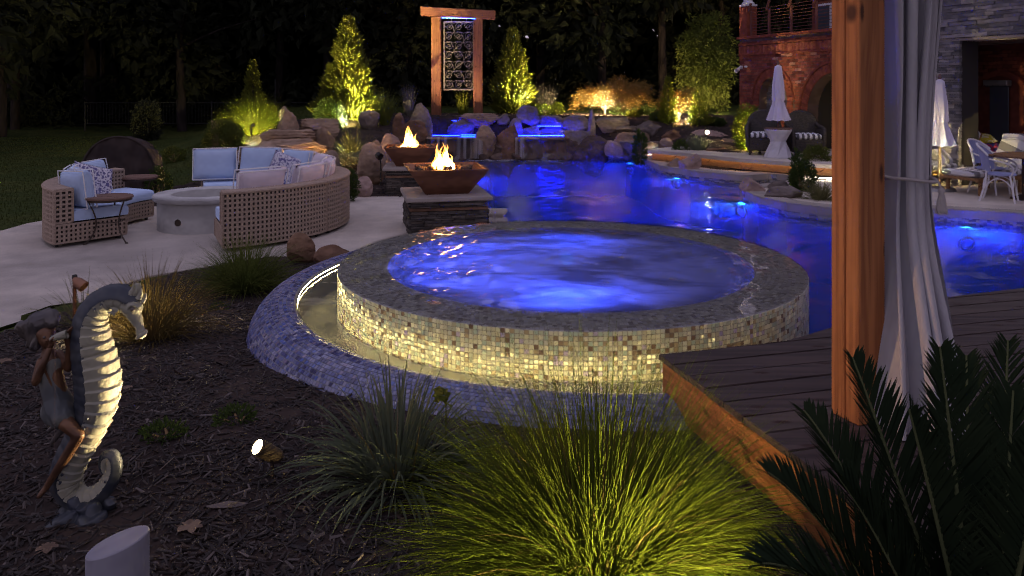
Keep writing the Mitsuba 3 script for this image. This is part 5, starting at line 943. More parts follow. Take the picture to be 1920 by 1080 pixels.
def umbrella(x, y, z, h, label, base='pot'):
    k = thing('closed_umbrella', label, 'umbrella', 'closed white patio umbrellas'); t, a = np.meshgrid(np.linspace(0, 1, 30), np.linspace(0, 2*np.pi, 97), indexing='ij'); zt_, zb = h, h*.40
    rr = np.interp(t, [0, .03, .30, .33, .62, .66, 1], [.01, .075, .115, .125, .135, .11, .24])*(1+.16*np.cos(8*a)*t+.05*np.cos(17*a+1)*t); zz_ = zt_-(zt_-zb)*t+.012*np.cos(8*a)*(t > .98)
    v = np.stack([x+rr*np.cos(a), y+rr*np.sin(a), z+zz_], -1).reshape(-1, 3); i, j = np.meshgrid(np.arange(29), np.arange(96), indexing='ij'); q = (i*97+j).ravel(); put(k, 'canopy', (v, np.stack([q, q+1, q+98, q+97], 1)), 'umbrella_cloth', True)
    put(k, 'pole', tube([[x, y, z], [x, y, z+h*.6], [x, y, z+h+.02]], .024, 10), 'table_wood', True); put(k, 'finial', mv(lathe([(.001, .09), (.02, .07), (.028, .04), (.02, 0)], 12), (x, y, z+h)), 'table_wood', 40); put(k, 'strap', mv(lathe([(.118, 0), (.122, .02), (.118, .04)], 24), (x, y, z+h*.62)), 'umbrella_cloth', 40)
    if base == 'flat': put(k, 'base', mv(lathe([(.001, .07), (.05, .07), (.24, .05), (.27, .0)], 28), (x, y, z)), 'grey_metal', 40)
    return k
ux, uy = px(1459, 17.2), 17.2
umbrella(ux, uy, .335, 2.05, 'closed white umbrella through the faceted table between dark wicker chairs')
ht = thing('faceted_table', 'hourglass shaped faceted table below the closed umbrella', 'table')
def gon(r, z, n=8, o=.39): a = np.arange(n)*2*np.pi/n+o; return np.stack([r*np.cos(a), r*np.sin(a), np.full(n, z)], 1)
v = np.vstack([gon(.30, 0), gon(.30, .03), gon(.17, .36, o=.39+.39), gon(.29, .60), gon(.29, .63)]); f = []
for r in range(4):
    for i in range(8): f.append([r*8+i, r*8+(i+1) % 8, r*8+8+(i+1) % 8, r*8+8+i])
put(ht, 'body', mv((v, np.array(f)), (ux, uy, .336)), 'white_fitting'); put(ht, 'table_top', mv(lathe([(.001, .655), (.30, .655), (.305, .64), (.29, .625)], 8), (ux, uy, .336), .39), 'table_wood')
def armchair(x, y, rz, label):
    k = thing('wicker_armchair', label, 'chair', 'dark wicker armchairs under the brick arches'); L = lambda m: mv(m, (x, y, .336), rz)
    put(k, 'seat_base', L(cat(mv(box(.66, .64, .30, .03), (0, 0, .25)))), 'wicker_dark')
    for sx in (-.28, .28):
        for sy in (-.27, .27): put(k, 'leg', L(mv(box(.05, .05, .14, .006), (sx, sy, .07))), 'wicker_dark')
    a = np.linspace(0, np.pi, 15); pr = Polygon([(-.34, 0), (.34, 0)]+[(.34*math.cos(t), .30+.30*math.sin(t)) for t in a]); m = extrude(pr, -.03, .03); w = np.array(m[0]); w = np.stack([w[:, 0], w[:, 2], w[:, 1]], 1)
    put(k, 'backrest', L(mv((w, m[1][:, ::-1]), (0, .30, .40), rx=-.16)), 'wicker_dark', 40)
    put(k, 'back_rim', L(mv(tube(np.array([[-.34, 0, 0]]+[[-.34*math.cos(t), 0, .30+.30*math.sin(t)] for t in a]+[[.34, 0, 0]]), .035, 8), (0, .30, .40), rx=-.16)), 'wicker_dark', True)
    for sx in (-1, 1): put(k, 'armrest', L(tube(spline([[sx*.33, .30, .72], [sx*.35, .1, .66], [sx*.35, -.22, .62], [sx*.34, -.31, .52], [sx*.32, -.31, .20]], 16), .045, 8)), 'wicker_dark', True); put(k, 'side_panel', L(mv(box(.04, .56, .34, .01), (sx*.33, 0, .44))), 'wicker_dark')
    put(k, 'seat_cushion', L(mv(box(.56, .58, .12, .035), (0, -.03, .455))), 'stripe_small', 40)
armchair(px(1431, 18.0), 18.0, -.35, 'dark wicker armchair left of the faceted table'); armchair(px(1513, 17.4), 17.5, -.10, 'dark wicker armchair right of the faceted table')
umbrella(px(1762, 14.0), 14.0, RZ, 2.0, 'closed white umbrella peeping out right of the curtain', 'flat')
def lounger(x, y, rz, label):
    k = thing('sun_lounger', label, 'sun lounger', 'teak sun loungers on the terrace'); L = lambda m: mv(m, (x, y, RZ), rz)
    put(k, 'frame', L(cat(mv(box(1.28, .06, .07, .006), (.35, -.33, .27)), mv(box(1.28, .06, .07, .006), (.35, .33, .27)), *[mv(box(.06, .60, .05, .005), (q, 0, .28)) for q in (-.25, .1, .45, .8, .96)])), 'teak')
    for q in (-.2, .85):
        for s in (-1, 1): put(k, 'leg', L(mv(box(.06, .05, .25, .005), (q, s*.30, .125))), 'teak')
    put(k, 'seat_mattress', L(mv(box(1.30, .68, .11, .035), (.34, 0, .36))), 'stripe_fabric', 40); put(k, 'back_mattress', L(mv(box(.80, .68, .11, .035), (-.52, 0, .66), ry=.95)), 'stripe_fabric', 40)
    put(k, 'back_frame', L(cat(*[mv(box(.84, .05, .05, .005), (-.58, s*.3, .62), ry=.95) for s in (-1, 1)], *[mv(box(.60, .045, .045, .005), (-.72, s*.3, .42), ry=-1.1) for s in (-1, 1)])), 'teak'); put(k, 'head_roll', L(mv(tube([[0, -.3, 0], [0, -.1, 0], [0, .1, 0], [0, .3, 0]], [.06, .075, .075, .06], 12), (-.66, 0, .93))), 'stripe_fabric', True)
lounger(px(1762, 14.9), 14.9, math.pi+.50, 'striped sun lounger with raised back right of the curtain'); lounger(px(1868, 13.9), 13.9, math.pi+.42, 'striped sun lounger farther right, cut by the bistro chair')
tp = thing('striped_pillow', 'loose striped pillow lying on the left sun lounger', 'pillow'); put(tp, 'cover', pillow(.42, .40, .14), 'stripe_fabric', True, M=T().translate([px(1768, 14.8), 14.8, RZ+.53]).rotate([0, 0, 1], 30).rotate([1, 0, 0], -50))
for i, (z, m_, lb) in enumerate(((.88, 'yellow_print', 'yellow printed pillow on top of the pile by the recess'), (.76, 'red_print', 'red and blue printed pillow below the yellow one'), (.64, 'red_print', 'dark printed pillow at the bottom of the pile'))):
    k = thing('printed_pillow', lb, 'pillow', 'printed pillows piled by the recess'); put(k, 'cover', pillow(.62, .5, .15), m_, True, M=T().translate([px(1838+6*i, 15.4), 15.5, z]).rotate([0, 0, 1], -20+8*i).rotate([1, 0, 0], -82))
solo('cushion_box', mv(box(.8, .6, .46, .02), (px(1842, 15.4), 15.6, RZ+.23), -.3), 'wicker_dark', 'dark wicker box carrying the printed pillows', 'box')
def bistro(x, y, rz, label):
    k = thing('bistro_chair', label, 'chair', 'pale blue bistro chairs on the terrace'); L = lambda m: mv(m, (x, y, RZ), rz)
    put(k, 'seat', L(mv(lathe([(.001, .46), (.20, .462), (.225, .45), (.225, .43), (.20, .425), (.001, .425)], 28), (0, 0, 0))), 'wing_canvas', 40)
    a, z = np.meshgrid(np.linspace(-1.15, 1.15, 22), np.linspace(0, 1, 14), indexing='ij'); top = .50+.42*np.cos(a*.95)**.6*z; rr = .255+.05*z
    v = np.stack([rr*np.sin(a), rr*np.cos(a)+.03*z, top], -1).reshape(-1, 3); i, j = np.meshgrid(np.arange(21), np.arange(13), indexing='ij'); q = (i*14+j).ravel(); put(k, 'back_panel', L((v, np.stack([q, q+14, q+15, q+1], 1))), 'wing_canvas', True)
    t = np.linspace(-1.2, 1.2, 30); put(k, 'back_hoop', L(tube(np.stack([.305*np.sin(t), .305*np.cos(t)+.03, .50+.425*np.clip(np.cos(t*.95), .05, 1)**.6], 1), .017, 7)), 'white_paint', True)
    for s in (-1, 1):
        put(k, 'leg', L(tube([[s*.19, -.15, .44], [s*.21, -.19, .2], [s*.22, -.22, 0]], .016, 7)), 'white_paint', True); put(k, 'leg', L(tube([[s*.17, .17, .55], [s*.18, .19, .3], [s*.21, .27, 0]], .016, 7)), 'white_paint', True)
        put(k, 'arm', L(tube(spline([[s*.28, .12, .70], [s*.32, -.05, .66], [s*.27, -.18, .60], [s*.20, -.17, .44]], 14), .014, 7)), 'white_paint', True); put(k, 'brace', L(tube(spline([[s*.21, -.19, .22], [s*.20, 0, .38], [s*.19, .21, .22]], 12), .010, 6)), 'white_paint', True)
    for sy in (-.19, .22): put(k, 'brace', L(tube(spline([[-.205, sy, .2], [0, sy, .36], [.205, sy, .2]], 12), .010, 6)), 'white_paint', True)
bistro(px(1876, 12.7), 12.7, .9, 'pale blue bistro chair nearest the pool edge'); bistro(px(1856, 13.6), 13.6, .55, 'pale blue bistro chair behind the nearest one')
bt = thing('bistro_table', 'low table at the right edge behind the bistro chairs', 'table'); put(bt, 'table_top', mv(box(.9, .9, .04, .01), (px(1945, 12.6), 12.9, RZ+.72), .5), 'teak'); put(bt, 'pedestal', mv(lathe([(.22, 0), (.2, .03), (.05, .08), (.045, .68), (.12, .7)], 20), (px(1945, 12.6), 12.9, RZ)), 'bronze_metal', 40)
# ---- statue of a girl riding a seahorse --------------------------------------------------
SD = 2.95; SS = SD/F; SB = np.array([px(150, SD), SD, pz(1000, SD)])
def sq(p, r, y=0.0): return SB+np.array([(p-150)*SS, y, (1000-r)*SS])
stt = thing('seahorse_statue', 'verdigris bronze garden statue of a girl riding a big seahorse, lit on the mulch', 'statue')
pth = np.array([(251, 572, 17), (240, 562, 20), (222, 555, 22), (202, 559, 24), (181, 576, 27), (169, 604, 31), (170, 640, 36), (177, 680, 40), (182, 722, 41), (178, 762, 37), (165, 800, 33), (145, 838, 31), (128, 874, 30), (124, 905, 29), (140, 930, 25), (165, 935, 20), (191, 921, 17.5), (209, 896, 15), (215, 872, 13), (208, 854, 11.5), (197, 858, 10), (193, 874, 8), (197, 886, 6)], float)
c = spline(pth, 230); n = len(c); cp = np.stack([(c[:, 0]-150)*SS, 0*c[:, 0], (1000-c[:, 1])*SS], 1)+SB; cr = c[:, 2]*SS*1.03
t = np.gradient(cp, axis=0); t /= np.linalg.norm(t, axis=1, keepdims=True); b = np.stack([-t[:, 2], 0*t[:, 0], t[:, 0]], 1); cy = np.array([0, -1.0, 0]); ca, sa = math.cos(.62), math.sin(.62); bb = b*ca+cy*sa; cc_ = cy*ca-b*sa
L = np.r_[0, np.cumsum(np.linalg.norm(np.diff(cp, axis=0), axis=1))]; seg = np.interp(L, [0, L[-1]], [0, 1]); seg = np.cumsum(np.r_[0, np.diff(L)/np.clip(cr[1:], .012, .05)])*1.25; saw = seg-np.floor(seg)
def sh(ph0, ph1, m, f):
    ph = np.linspace(ph0, ph1, m); R = f(ph[None], saw[:, None])*cr[:, None]
    v = cp[:, None]+R[..., None]*(np.cos(ph)[None, :, None]*bb[:, None]+.86*np.sin(ph)[None, :, None]*cc_[:, None]); i, j = np.meshgrid(np.arange(n-1), np.arange(m-1), indexing='ij'); q = (i*m+j).ravel(); return v.reshape(-1, 3), np.stack([q, q+1, q+m+1, q+m], 1)
put(stt, 'belly_plates', sh(-1.0, 1.0, 20, lambda p, s: 1.02+.10*(1-s)**1.4-.06*(s > .92)+.06*(np.abs(p) > .92)), 'patina', 35)
bk = sh(.92, 2*np.pi-.92, 30, lambda p, s: 1.0+.035*np.cos(6*p)+.05*np.abs(s-.5)-.02*(np.abs(s-.5) < .08)); put(stt, 'seahorse_body', bk, 'bluepatina', 50)
head = blob([[(sq(252, 577, -.01), .034), (sq(240, 570), .038), (sq(225, 560), .040)], [(sq(253, 585, -.012), .028), (sq(262, 603, -.014), .018), (sq(267, 617, -.016), .0145), (sq(269, 623, -.016), .020)], [(sq(246, 560), .02), (sq(254, 545), .018), (sq(258, 534), .010)]], .008, 6)
hv_ = head[0]+(meshkit.fbm(head[0]*60, 3)-.5)[:, None]*.006; put(stt, 'seahorse_head', (hv_, head[1]), 'patina', True)
put(stt, 'snout_rim', tube([sq(266, 622, -.016), sq(269, 625, -.016), sq(271, 628, -.016)], [.020, .026, .022], 14), 'patina', True)
put(stt, 'coronet', cat(*[tube([sq(p0, r0, y), sq((p0+p1)/2+2, (r0+r1)/2, y*1.2), sq(p1, r1, y*1.4)], [.012, .008, .002], 7) for p0, r0, p1, r1, y in ((248, 550, 255, 529, -.012), (256, 552, 263, 530, 0), (262, 558, 269, 538, -.01), (265, 566, 272, 550, .005), (226, 577, 219, 570, -.035), (222, 582, 213, 580, -.03))]), 'patina', True)
put(stt, 'eye', mv(_ICO[2], sq(259, 574, -.042), s=.010), 'bronze_dark', True); put(stt, 'eye_ridge', tube(spline([sq(249, 574, -.040), sq(257, 566, -.043), sq(266, 571, -.036)], 10), .006, 6), 'patina', True)
pins = []
for i in range(8, n-30, 6):
    if saw[i] < .35: pins.append(tube([cp[i]+cr[i]*(.72*bb[i]+.66*cc_[i]), cp[i]+cr[i]*(.80*bb[i]+.74*cc_[i])*1.10], [.006, .002], 6))
    e = cp[i]+cr[i]*(.72*bb[i]-.70*cc_[i]); 
for i in range(14, n-40, 9): d = -bb[i]; pins.append(tube([cp[i]+cr[i]*d*.95, cp[i]+cr[i]*d*1.13], [.010, .002], 6))
put(stt, 'spine', cat(*pins), 'bluepatina', True, kind='stuff')
fin = blob([[(sq(128, 770, .03), .02), (sq(92, 790, .03), .010)], [(sq(128, 775, .03), .02), (sq(82, 815, .03), .008)], [(sq(128, 785, .03), .02), (sq(88, 838, .03), .008)]], .012, 3); put(stt, 'dorsal_fin', fin, 'bronze_dark', 40)
g = blob([[(sq(118, 770, -.01), .040), (sq(108, 725, -.012), .036), (sq(100, 690, -.012), .037), (sq(95, 668, -.012), .030), (sq(93, 650, -.012), .016), (sq(92, 632, -.014), .020)],
          [(sq(92, 672, -.045), .020), (sq(88, 703, -.070), .0155), (sq(103, 668, -.072), .0125), (sq(110, 642, -.055), .0105)], [(sq(102, 668, .02), .020), (sq(128, 690, .0), .015), (sq(136, 650, -.02), .0125), (sq(134, 628, -.03), .0105)],
          [(sq(122, 772, -.040), .033), (sq(150, 780, -.078), .027), (sq(171, 798, -.083), .0205), (sq(146, 838, -.078), .0195), (sq(120, 876, -.072), .0135), (sq(108, 896, -.072), .0115)], [(sq(108, 896, -.072), .012), (sq(99, 908, -.086), .0085)],
          [(sq(125, 772, .04), .030), (sq(160, 785, .072), .025), (sq(178, 800, .06), .018), (sq(176, 822, .055), .013)], [(sq(176, 812, .045), .012), (sq(190, 806, .03), .0095), (sq(199, 801, .02), .007)]], .009, 7)
put(stt, 'girl', g, 'bronze_skin', True)
fc = blob([[(sq(92, 622, -.02), .034), (sq(97, 634, -.03), .026), (sq(100, 642, -.033), .016)], [(sq(103, 628, -.04), .008), (sq(108, 632, -.045), .005)]], .007, 5); put(stt, 'face', fc, 'bronze_skin', True)
put(stt, 'eye', cat(*[mv(_ICO[2], sq(p, 624, y), s=.005) for p, y in ((99, -.054), (108, -.038))]), 'bronze_dark', True)
rg = np.random.default_rng(3); hair = [[(sq(78, 606, 0), .050), (sq(95, 596, -.005), .036), (sq(104, 602, -.02), .022)], [(sq(72, 612, 0), .044), (sq(64, 630, .005), .034), (sq(62, 648, .01), .024)], [(sq(88, 595, 0), .034), (sq(68, 602, 0), .034)]]
for i in range(16): a = rg.uniform(0, 6.28); hair.append([(sq(78+rg.normal(0, 12), 604+rg.normal(0, 8), -.02), .02), (sq(62+rg.uniform(-8, 24), 642+rg.uniform(-10, 8), rg.uniform(-.045, .04)), .009)])
hm = blob(hair, .009, 4); put(stt, 'hair', (hm[0]+(meshkit.fbm(hm[0]*[70, 70, 30], 3)-.5)[:, None]*.008, hm[1]), 'bronze_dark', True)
dr_ = blob([[(sq(96, 684, -.012), .040), (sq(100, 712, -.012), .042), (sq(112, 752, -.012), .050), (sq(118, 772, -.012), .056)], [(sq(112, 752, -.03), .04), (sq(134, 768, -.055), .042)], [(sq(112, 760, .0), .045), (sq(92, 776, .0), .034)]], .010, 5)
vv = dr_[0]; put(stt, 'dress', (vv+np.stack([.006*np.sin(vv[:, 2]*60+vv[:, 0]*90), .006*np.sin(vv[:, 0]*150+vv[:, 2]*40), 0*vv[:, 0]], 1), dr_[1]), 'dress_patina', True)
for hnd, (hx, hr, hy, dx) in enumerate(((110, 640, -.055, 1), (134, 627, -.03, -1))):
    fg = [[(sq(hx, hr, hy), .0115), (sq(hx+4, hr-8, hy), .0105)]]
    for q in range(4): fg.append([(sq(hx+3+q*1.5, hr-8, hy-.008+q*.005), .0045), (sq(hx+7+q*1.5, hr-15+q, hy-.012+q*.006), .004), (sq(hx+11+q, hr-19+q*1.5, hy-.006+q*.006), .0034)])
    fg.append([(sq(hx-2, hr-4, hy-.008), .0048), (sq(hx-4*dx+2, hr-13, hy-.016), .004)])
    put(stt, 'hand', blob(fg, .004, 3), 'bronze_skin', True)
put(stt, 'shell_horn', tube([sq(112, 628, -.055), sq(124, 622, -.055), sq(140, 618, -.05)], [.010, .013, .017], 10), 'patina', True)
bs = [[(sq(100, 985, .02), .05), (sq(130, 975, 0), .06), (sq(165, 970, 0), .055)], [(sq(95, 990, -.06), .035), (sq(120, 978, -.07), .042), (sq(150, 955, -.05), .036)], [(sq(178, 966, -.07), .042)], [(sq(196, 962, -.05), .036)], [(sq(205, 945, 0), .026)], [(sq(186, 945, -.04), .028)], [(sq(170, 940, -.045), .026)], [(sq(150, 935, -.03), .03)], [(sq(120, 960, .06), .05), (sq(180, 965, .06), .045)], [(sq(92, 1002, -.02), .03), (sq(180, 998, -.02), .03), (sq(140, 1003, -.09), .025)]]
bm_ = blob(bs, .010, 6); vv = bm_[0]; put(stt, 'wave_base', (vv+np.stack([0*vv[:, 0], -.006*np.sin(vv[:, 0]*60+vv[:, 2]*110), .006*np.sin(vv[:, 0]*50-vv[:, 2]*120)], 1), bm_[1]), 'bluepatina', True)
# ---- foreground things --------------------------------------------------------------------
def bol():
    r, x, y = .085, px(221, 2.3), 2.3; z0, zc_ = Hs(x, y)-.05, .603; a = np.arange(48)*2*np.pi/48; top = lambda q: zc_+.30*q*np.cos(a)-.06*q*np.sin(a)
    rings = [np.stack([x+r*np.cos(a), y+r*np.sin(a), np.full(48, z0)], 1), np.stack([x+r*np.cos(a), y+r*np.sin(a), top(r)-.004], 1), np.stack([x+(r-.003)*np.cos(a), y+(r-.003)*np.sin(a), top(r-.003)], 1)]
    v = np.vstack(rings+[[[x, y, zc_]]]); f = []
    for k in range(2):
        for i in range(48): j = (i+1) % 48; f += [[k*48+i, k*48+j, k*48+48+j], [k*48+i, k*48+48+j, k*48+48+i]]
    for i in range(48): f.append([96+i, 96+(i+1) % 48, 144])
    k = thing('landscape_bollard', 'smooth lavender grey cylinder with slanted top at the bottom edge of the picture', 'bollard'); put(k, 'housing', (v, np.array(f)), 'bollard_paint', 30); put(k, 'base_ring', mv(lathe([(.088, 0), (.10, 0), (.10, .03), (.088, .035)], 40), (x, y, z0+.05)), 'grey_metal', 40)
bol()
def bulletlight(p, q, label, s=1.0, stake=.10, L=None, col=(1, .72, .30), group=None, name='spotlight'):
    """A small bullet lamp at p that points at q."""
    k = thing(name, label, 'spotlight', group); p = np.array(p, float); d = np.array(q, float)-p; d /= np.linalg.norm(d)
    M = look(p-d*.11*s, p); put(k, 'housing', mv(lathe([(.001, 0), (.020, .002), (.027, .02), (.030, .10), (.033, .112), (.030, .112), (.026, .095), (.001, .09)], 22), s=s), 'bronze_metal', 40, M=M)
    put(k, 'lens', mv(lathe([(.0255, .1115), (.001, .112)], 20), s=s), 'white_fitting', M=M, **(area(*[c*L for c in col], .6) if L else {}))
    b = p-d*.07*s; put(k, 'stake', tube([b, b-[0, 0, .03*s], b-[0, 0, stake+.06]], [.010, .008, .006], 7), 'bronze_metal', True)
    return p, d
GP = ('leaf_palm',)
def frond(par, p0, tip, rise, seed, n=92, ll=.205, wd=.0112):
    rg = np.random.default_rng(seed); p0, tip = np.array(p0, float), np.array(tip, float); mid = p0*.45+tip*.55+[0, 0, rise]; c = spline([p0, p0*.75+mid*.25+[0, 0, rise*.25], mid, tip], 60)
    put(par, 'rachis', tube(c+[0, 0, .003], np.linspace(.010, .003, 60), 6), 'leaf_rib', True); s = np.linspace(.16, .995, n); i = (s*59).astype(int); P = c[i]; t = np.gradient(c, axis=0)[i]; t /= np.linalg.norm(t, axis=1, keepdims=True); side = np.cross(t, [0, 0, 1.0]); side /= np.linalg.norm(side, axis=1, keepdims=True); up = np.cross(side, t); ms = []
    for sg in (-1, 1):
        d = t*(.62+.5*s[:, None]**2)+sg*side*(.75-.25*s[:, None])+up*.40+rg.normal(0, .05, (n, 3)); d /= np.linalg.norm(d, axis=1, keepdims=True); l = ll*(np.sin(np.pi*np.clip(s*.86+.10, 0, 1))**.6)*rg.uniform(.93, 1.05, n)
        Q = np.stack([P+d*l[:, None]*q+np.array([0, 0, -.018])*q*q for q in (0, .3, .65, 1.0)], 1); w = np.cross(d, up); w = w/np.linalg.norm(w, axis=1, keepdims=True)*.5+up*.5*sg*.5; ms.append(strips(Q, w[:, None]*np.array([.6, 1, .8, .06])[None, :, None]*wd*.5*1.6))
    put(par, 'frond', cat(*ms), 'leaf_palm')
palm = thing('sago_palm', 'dark sago palm with stiff feathery fronds in the lower right corner', 'palm'); pb = np.array([1.04, 1.72, .44])
for i, (p, r, D, rise) in enumerate([(1598, 672, 2.12, .02), (1440, 888, 1.95, .07), (1508, 772, 2.25, .06), (1762, 652, 1.98, .0), (1812, 668, 2.25, .02), (1900, 735, 2.0, .03), (1980, 800, 1.6, .05), (1430, 1060, 1.75, .10), (1890, 640, 2.5, .02), (2050, 960, 1.9, .1), (1575, 900, 1.8, .05), (1705, 770, 1.75, .02)]):
    frond(palm, pb+[.02*math.cos(i*2.3), .02*math.sin(i*2.3), 0], [px(p, D), D, pz(r, D)], rise, 300+i)
put(palm, 'trunk', mv(lathe([(.001, .0), (.10, .0), (.12, .06), (.10, .14), (.05, .18), (.001, .19)], 18), (pb[0], pb[1], .29)), 'bark', True)
k = thing('ornamental_grass', 'large fine bladed grass lit yellow green in the front centre', 'plant'); gx0, gy0 = px(1118, 2.55), 2.55; gz0 = Hs(gx0, gy0)
put(k, 'blades', mv(tuft(5600, .12, .74, 1.5, 1.05, .0036, 310, 8, minlean=.25), (gx0, gy0, gz0)), 'leaf_big_grass'); put(k, 'dry_blade', mv(tuft(420, .14, .64, 1.5, 1.3, .0042, 311, 7), (gx0, gy0, gz0)), 'leaf_tan', label='dry tan blades among the green ones')
put(k, 'tall_blade', mv(tuft(330, .11, .86, .62, .45, .0040, 312, 8), (gx0, gy0, gz0)), 'leaf_big_grass')
k = thing('lilyturf', 'dark strappy clump of lilyturf between the basin and the large grass', 'plant'); lx, ly = px(742, 3.22), 3.22
put(k, 'blades', mv(tuft(430, .12, .48, 1.35, 1.5, .0150, 320, 8), (lx, ly, Hs(lx, ly))), 'leaf_liriope'); put(k, 'dry_blade', mv(tuft(40, .12, .43, 1.3, 1.3, .008, 321, 7), (lx, ly, Hs(lx, ly))), 'leaf_tan'); put(k, 'flower_stalk', mv(tuft(9, .08, .42, .9, .6, .006, 322, 6), (lx, ly, Hs(lx, ly))), 'leaf_grey')
sd = thing('maple_seedling', 'small broad leaved seedling among the lilyturf tips', 'plant'); rg = np.random.default_rng(7)
pp = np.array([px(836, 3.25), 3.25, .66]); put(sd, 'stem', tube([[pp[0], pp[1], .32], pp], [.004, .003], 5), 'leaf_green_grass'); put(sd, 'leaf', leaves(np.tile(pp, (12, 1))+rg.normal(0, .015, (12, 3)), rg.normal(size=(12, 3))*[1, 1, .4], .055, .04, rg), 'leaf_green_grass')
for (p, r, lb, sd_) in ((308, 828, 'small dark ground plant left of the bullet lamp', 1), (440, 800, 'small dark ground plant just above the bullet lamp', 2), (412, 585, 'tiny green seedling on the mulch near the olive grass', 3)):
    D = gd(p, r, 2.2); bush(p, r, r-28*3/D*1.3, 92*3/D if sd_ < 3 else 30, lb, D=D, n=300 if sd_ < 3 else 90, m='leaf_dark', seed=330+sd_, l=.035, name='ground_cover_plant', cat_='plant')
# shredded bark
rg = np.random.default_rng(40)
def chips(n, X, Y, lo, hi, wlo, whi, seed):
    rg = np.random.default_rng(seed); n = len(X); a = rg.uniform(0, 6.28, n); tl = rg.normal(0, .28, n); l = rg.uniform(lo, hi, n)*rg.uniform(.5, 1, n); w = rg.uniform(wlo, whi, n); th = w*rg.uniform(.25, .6, n); Zg = H(X, Y)+.018+rg.uniform(0, .014, n)
    d = np.stack([np.cos(a)*np.cos(tl), np.sin(a)*np.cos(tl), np.sin(tl)], 1); s = np.stack([-np.sin(a), np.cos(a), 0*a], 1); ro = rg.normal(0, .5, n)[:, None]; u = np.cross(d, s); s, u = s*np.cos(ro)+u*np.sin(ro), u*np.cos(ro)-s*np.sin(ro); c = np.stack([X, Y, Zg], 1)
    cs = np.array([[-1, -1, -1], [1, -.7, -1], [1, .7, -1], [-1, 1, -1], [-.95, -.8, 1], [.9, -.5, 1], [.95, .5, 1], [-.9, .8, 1]], float); v = c[:, None]+cs[None, :, 0, None]*d[:, None]*l[:, None, None]*.5+cs[None, :, 1, None]*s[:, None]*w[:, None, None]*.5+cs[None, :, 2, None]*u[:, None]*th[:, None, None]*.5
    f = np.array([[4, 5, 6], [4, 6, 7], [0, 1, 5], [0, 5, 4], [1, 2, 6], [1, 6, 5], [2, 3, 7], [2, 7, 6], [3, 0, 4], [3, 4, 7]]); col = np.array([(.038, .029, .026), (.020, .015, .0145), (.068, .053, .047), (.048, .030, .022), (.125, .10, .09)])[rg.choice(5, n, p=[.38, .32, .16, .10, .04])]*rg.uniform(.75, 1.2, (n, 1))
    return v.reshape(-1, 3), (f[None]+(np.arange(n)*8)[:, None, None]).reshape(-1, 3), np.repeat(col, 8, 0)
mat('bark_chip', {'type': 'mesh_attribute', 'name': 'vertex_color'}, .7, .4)
n = 52000; D = 1.6+7.0*rg.uniform(0, 1, n)**1.25; X = rg.uniform(-.74, .45, n)*D; ok = contains_xy(BED, X, D) & ~contains_xy(bh.union(Point(C1).buffer(2.5)), X, D); v, f, cl = chips(n, X[ok], D[ok], .03, .10, .005, .014, 41)
solo('bark_mulch', (v, f), 'bark_chip', 'shredded dark bark mulch around the statue', 'mulch', kind='stuff', color=cl)
n = 16000; X, Y = rg.uniform(-7, 8.5, n), rg.uniform(12.4, 24, n); ok = contains_xy(BACK, X, Y) & ~contains_xy(bh, X, Y); v, f, cl = chips(n, X[ok], Y[ok], .06, .16, .015, .035, 42)
solo('garden_mulch', (v, f), 'bark_chip', 'bark mulch of the rock garden', 'mulch', kind='stuff', color=cl)
mat('dry_leaf', two((.20, .14, .10), (.12, .08, .06), 40), .8, .2)
for i, (p, r, s, lb) in enumerate(((362, 1012, .045, 'dried lobed leaf on the mulch right of the bollard'), (92, 1050, .035, 'dried leaf left of the bollard'), (236, 742, .03, 'curled dry leaf right of the seahorse belly'), (5, 690, .04, 'dry leaf at the left edge by the patio'))):
    D = gd(p, r, 1.8); a = np.linspace(0, 2*np.pi, 41)[:-1]; rr = s*(.55+.45*np.abs(np.cos(a*2.5))**.7)*(1-.25*np.cos(a)); v = np.vstack([[[0, 0, 0]], np.stack([rr*np.cos(a), rr*np.sin(a), .25*rr*np.abs(np.sin(a*2.5))], 1)]); j = np.arange(40)
    k = thing('fallen_leaf', lb, 'leaf'); put(k, 'blade', mv((v, np.stack([0*j, j+1, (j+1) % 40+1], 1)), (px(p, D), D, Hs(px(p, D), D)+.04), i*1.3), 'dry_leaf', True); put(k, 'stalk', mv(tube([[-.3*s, 0, 0], [-s, 0, .004], [-1.5*s, .01, .0]], .0016, 5), (px(p, D), D, Hs(px(p, D), D)+.04), i*1.3), 'dry_leaf')
solo('bark_slab', mv(boulder((.16, .045, .02), 71, 6, .2, 3), (px(425, gd(425, 965, 2)), gd(425, 965, 2), Hs(px(425, 2.85), 2.85)+.035), .15), 'chip2', 'large grey splinter of bark on the mulch left of the large grass', 'wood chip', 40)
def px_of(x, D): return 960+x/D*F
# ---- garden lamps: each a small bullet fixture with its own beam ---------------------------------
AMB, YEL, WRM = (1, .62, .22), (1, .80, .30), (1, .70, .36)
def uplight(p, r, D, tp, tr, tD, I, label, col=YEL, cut=42, beam=None, h=.10, w=1.0, fixture=True, L=None, s=1.0, dz=None):
    P = np.array([px(p, D), D, (Hs(px(p, D), D)+h) if dz is None else dz]); Q = np.array([px(tp, tD), tD, pz(tr, tD)])
    P, d = bulletlight(P, Q, label, L=L, col=col, s=s, group=None)
    scene[uniq('beam')] = {'type': 'spot', 'intensity': rgb(*[c*I*K for c in col]), 'cutoff_angle': cut, 'beam_width': beam or cut*.6, 'sampling_weight': w, 'to_world': look(P+d*.02, Q)}
uplight(460, 262, 18.3, 478, 215, 19.9, 150, 'garden spotlight under the glowing grass clump', cut=60)
uplight(466, 240, 19.4, 476, 165, 20.3, 70, 'garden spotlight at the foot of the slender conifer', cut=50, h=.5, w=.8)
uplight(648, 222, 19.8, 648, 130, 21.5, 420, 'garden spotlight under the tall broad conifer', cut=46, w=1.6)
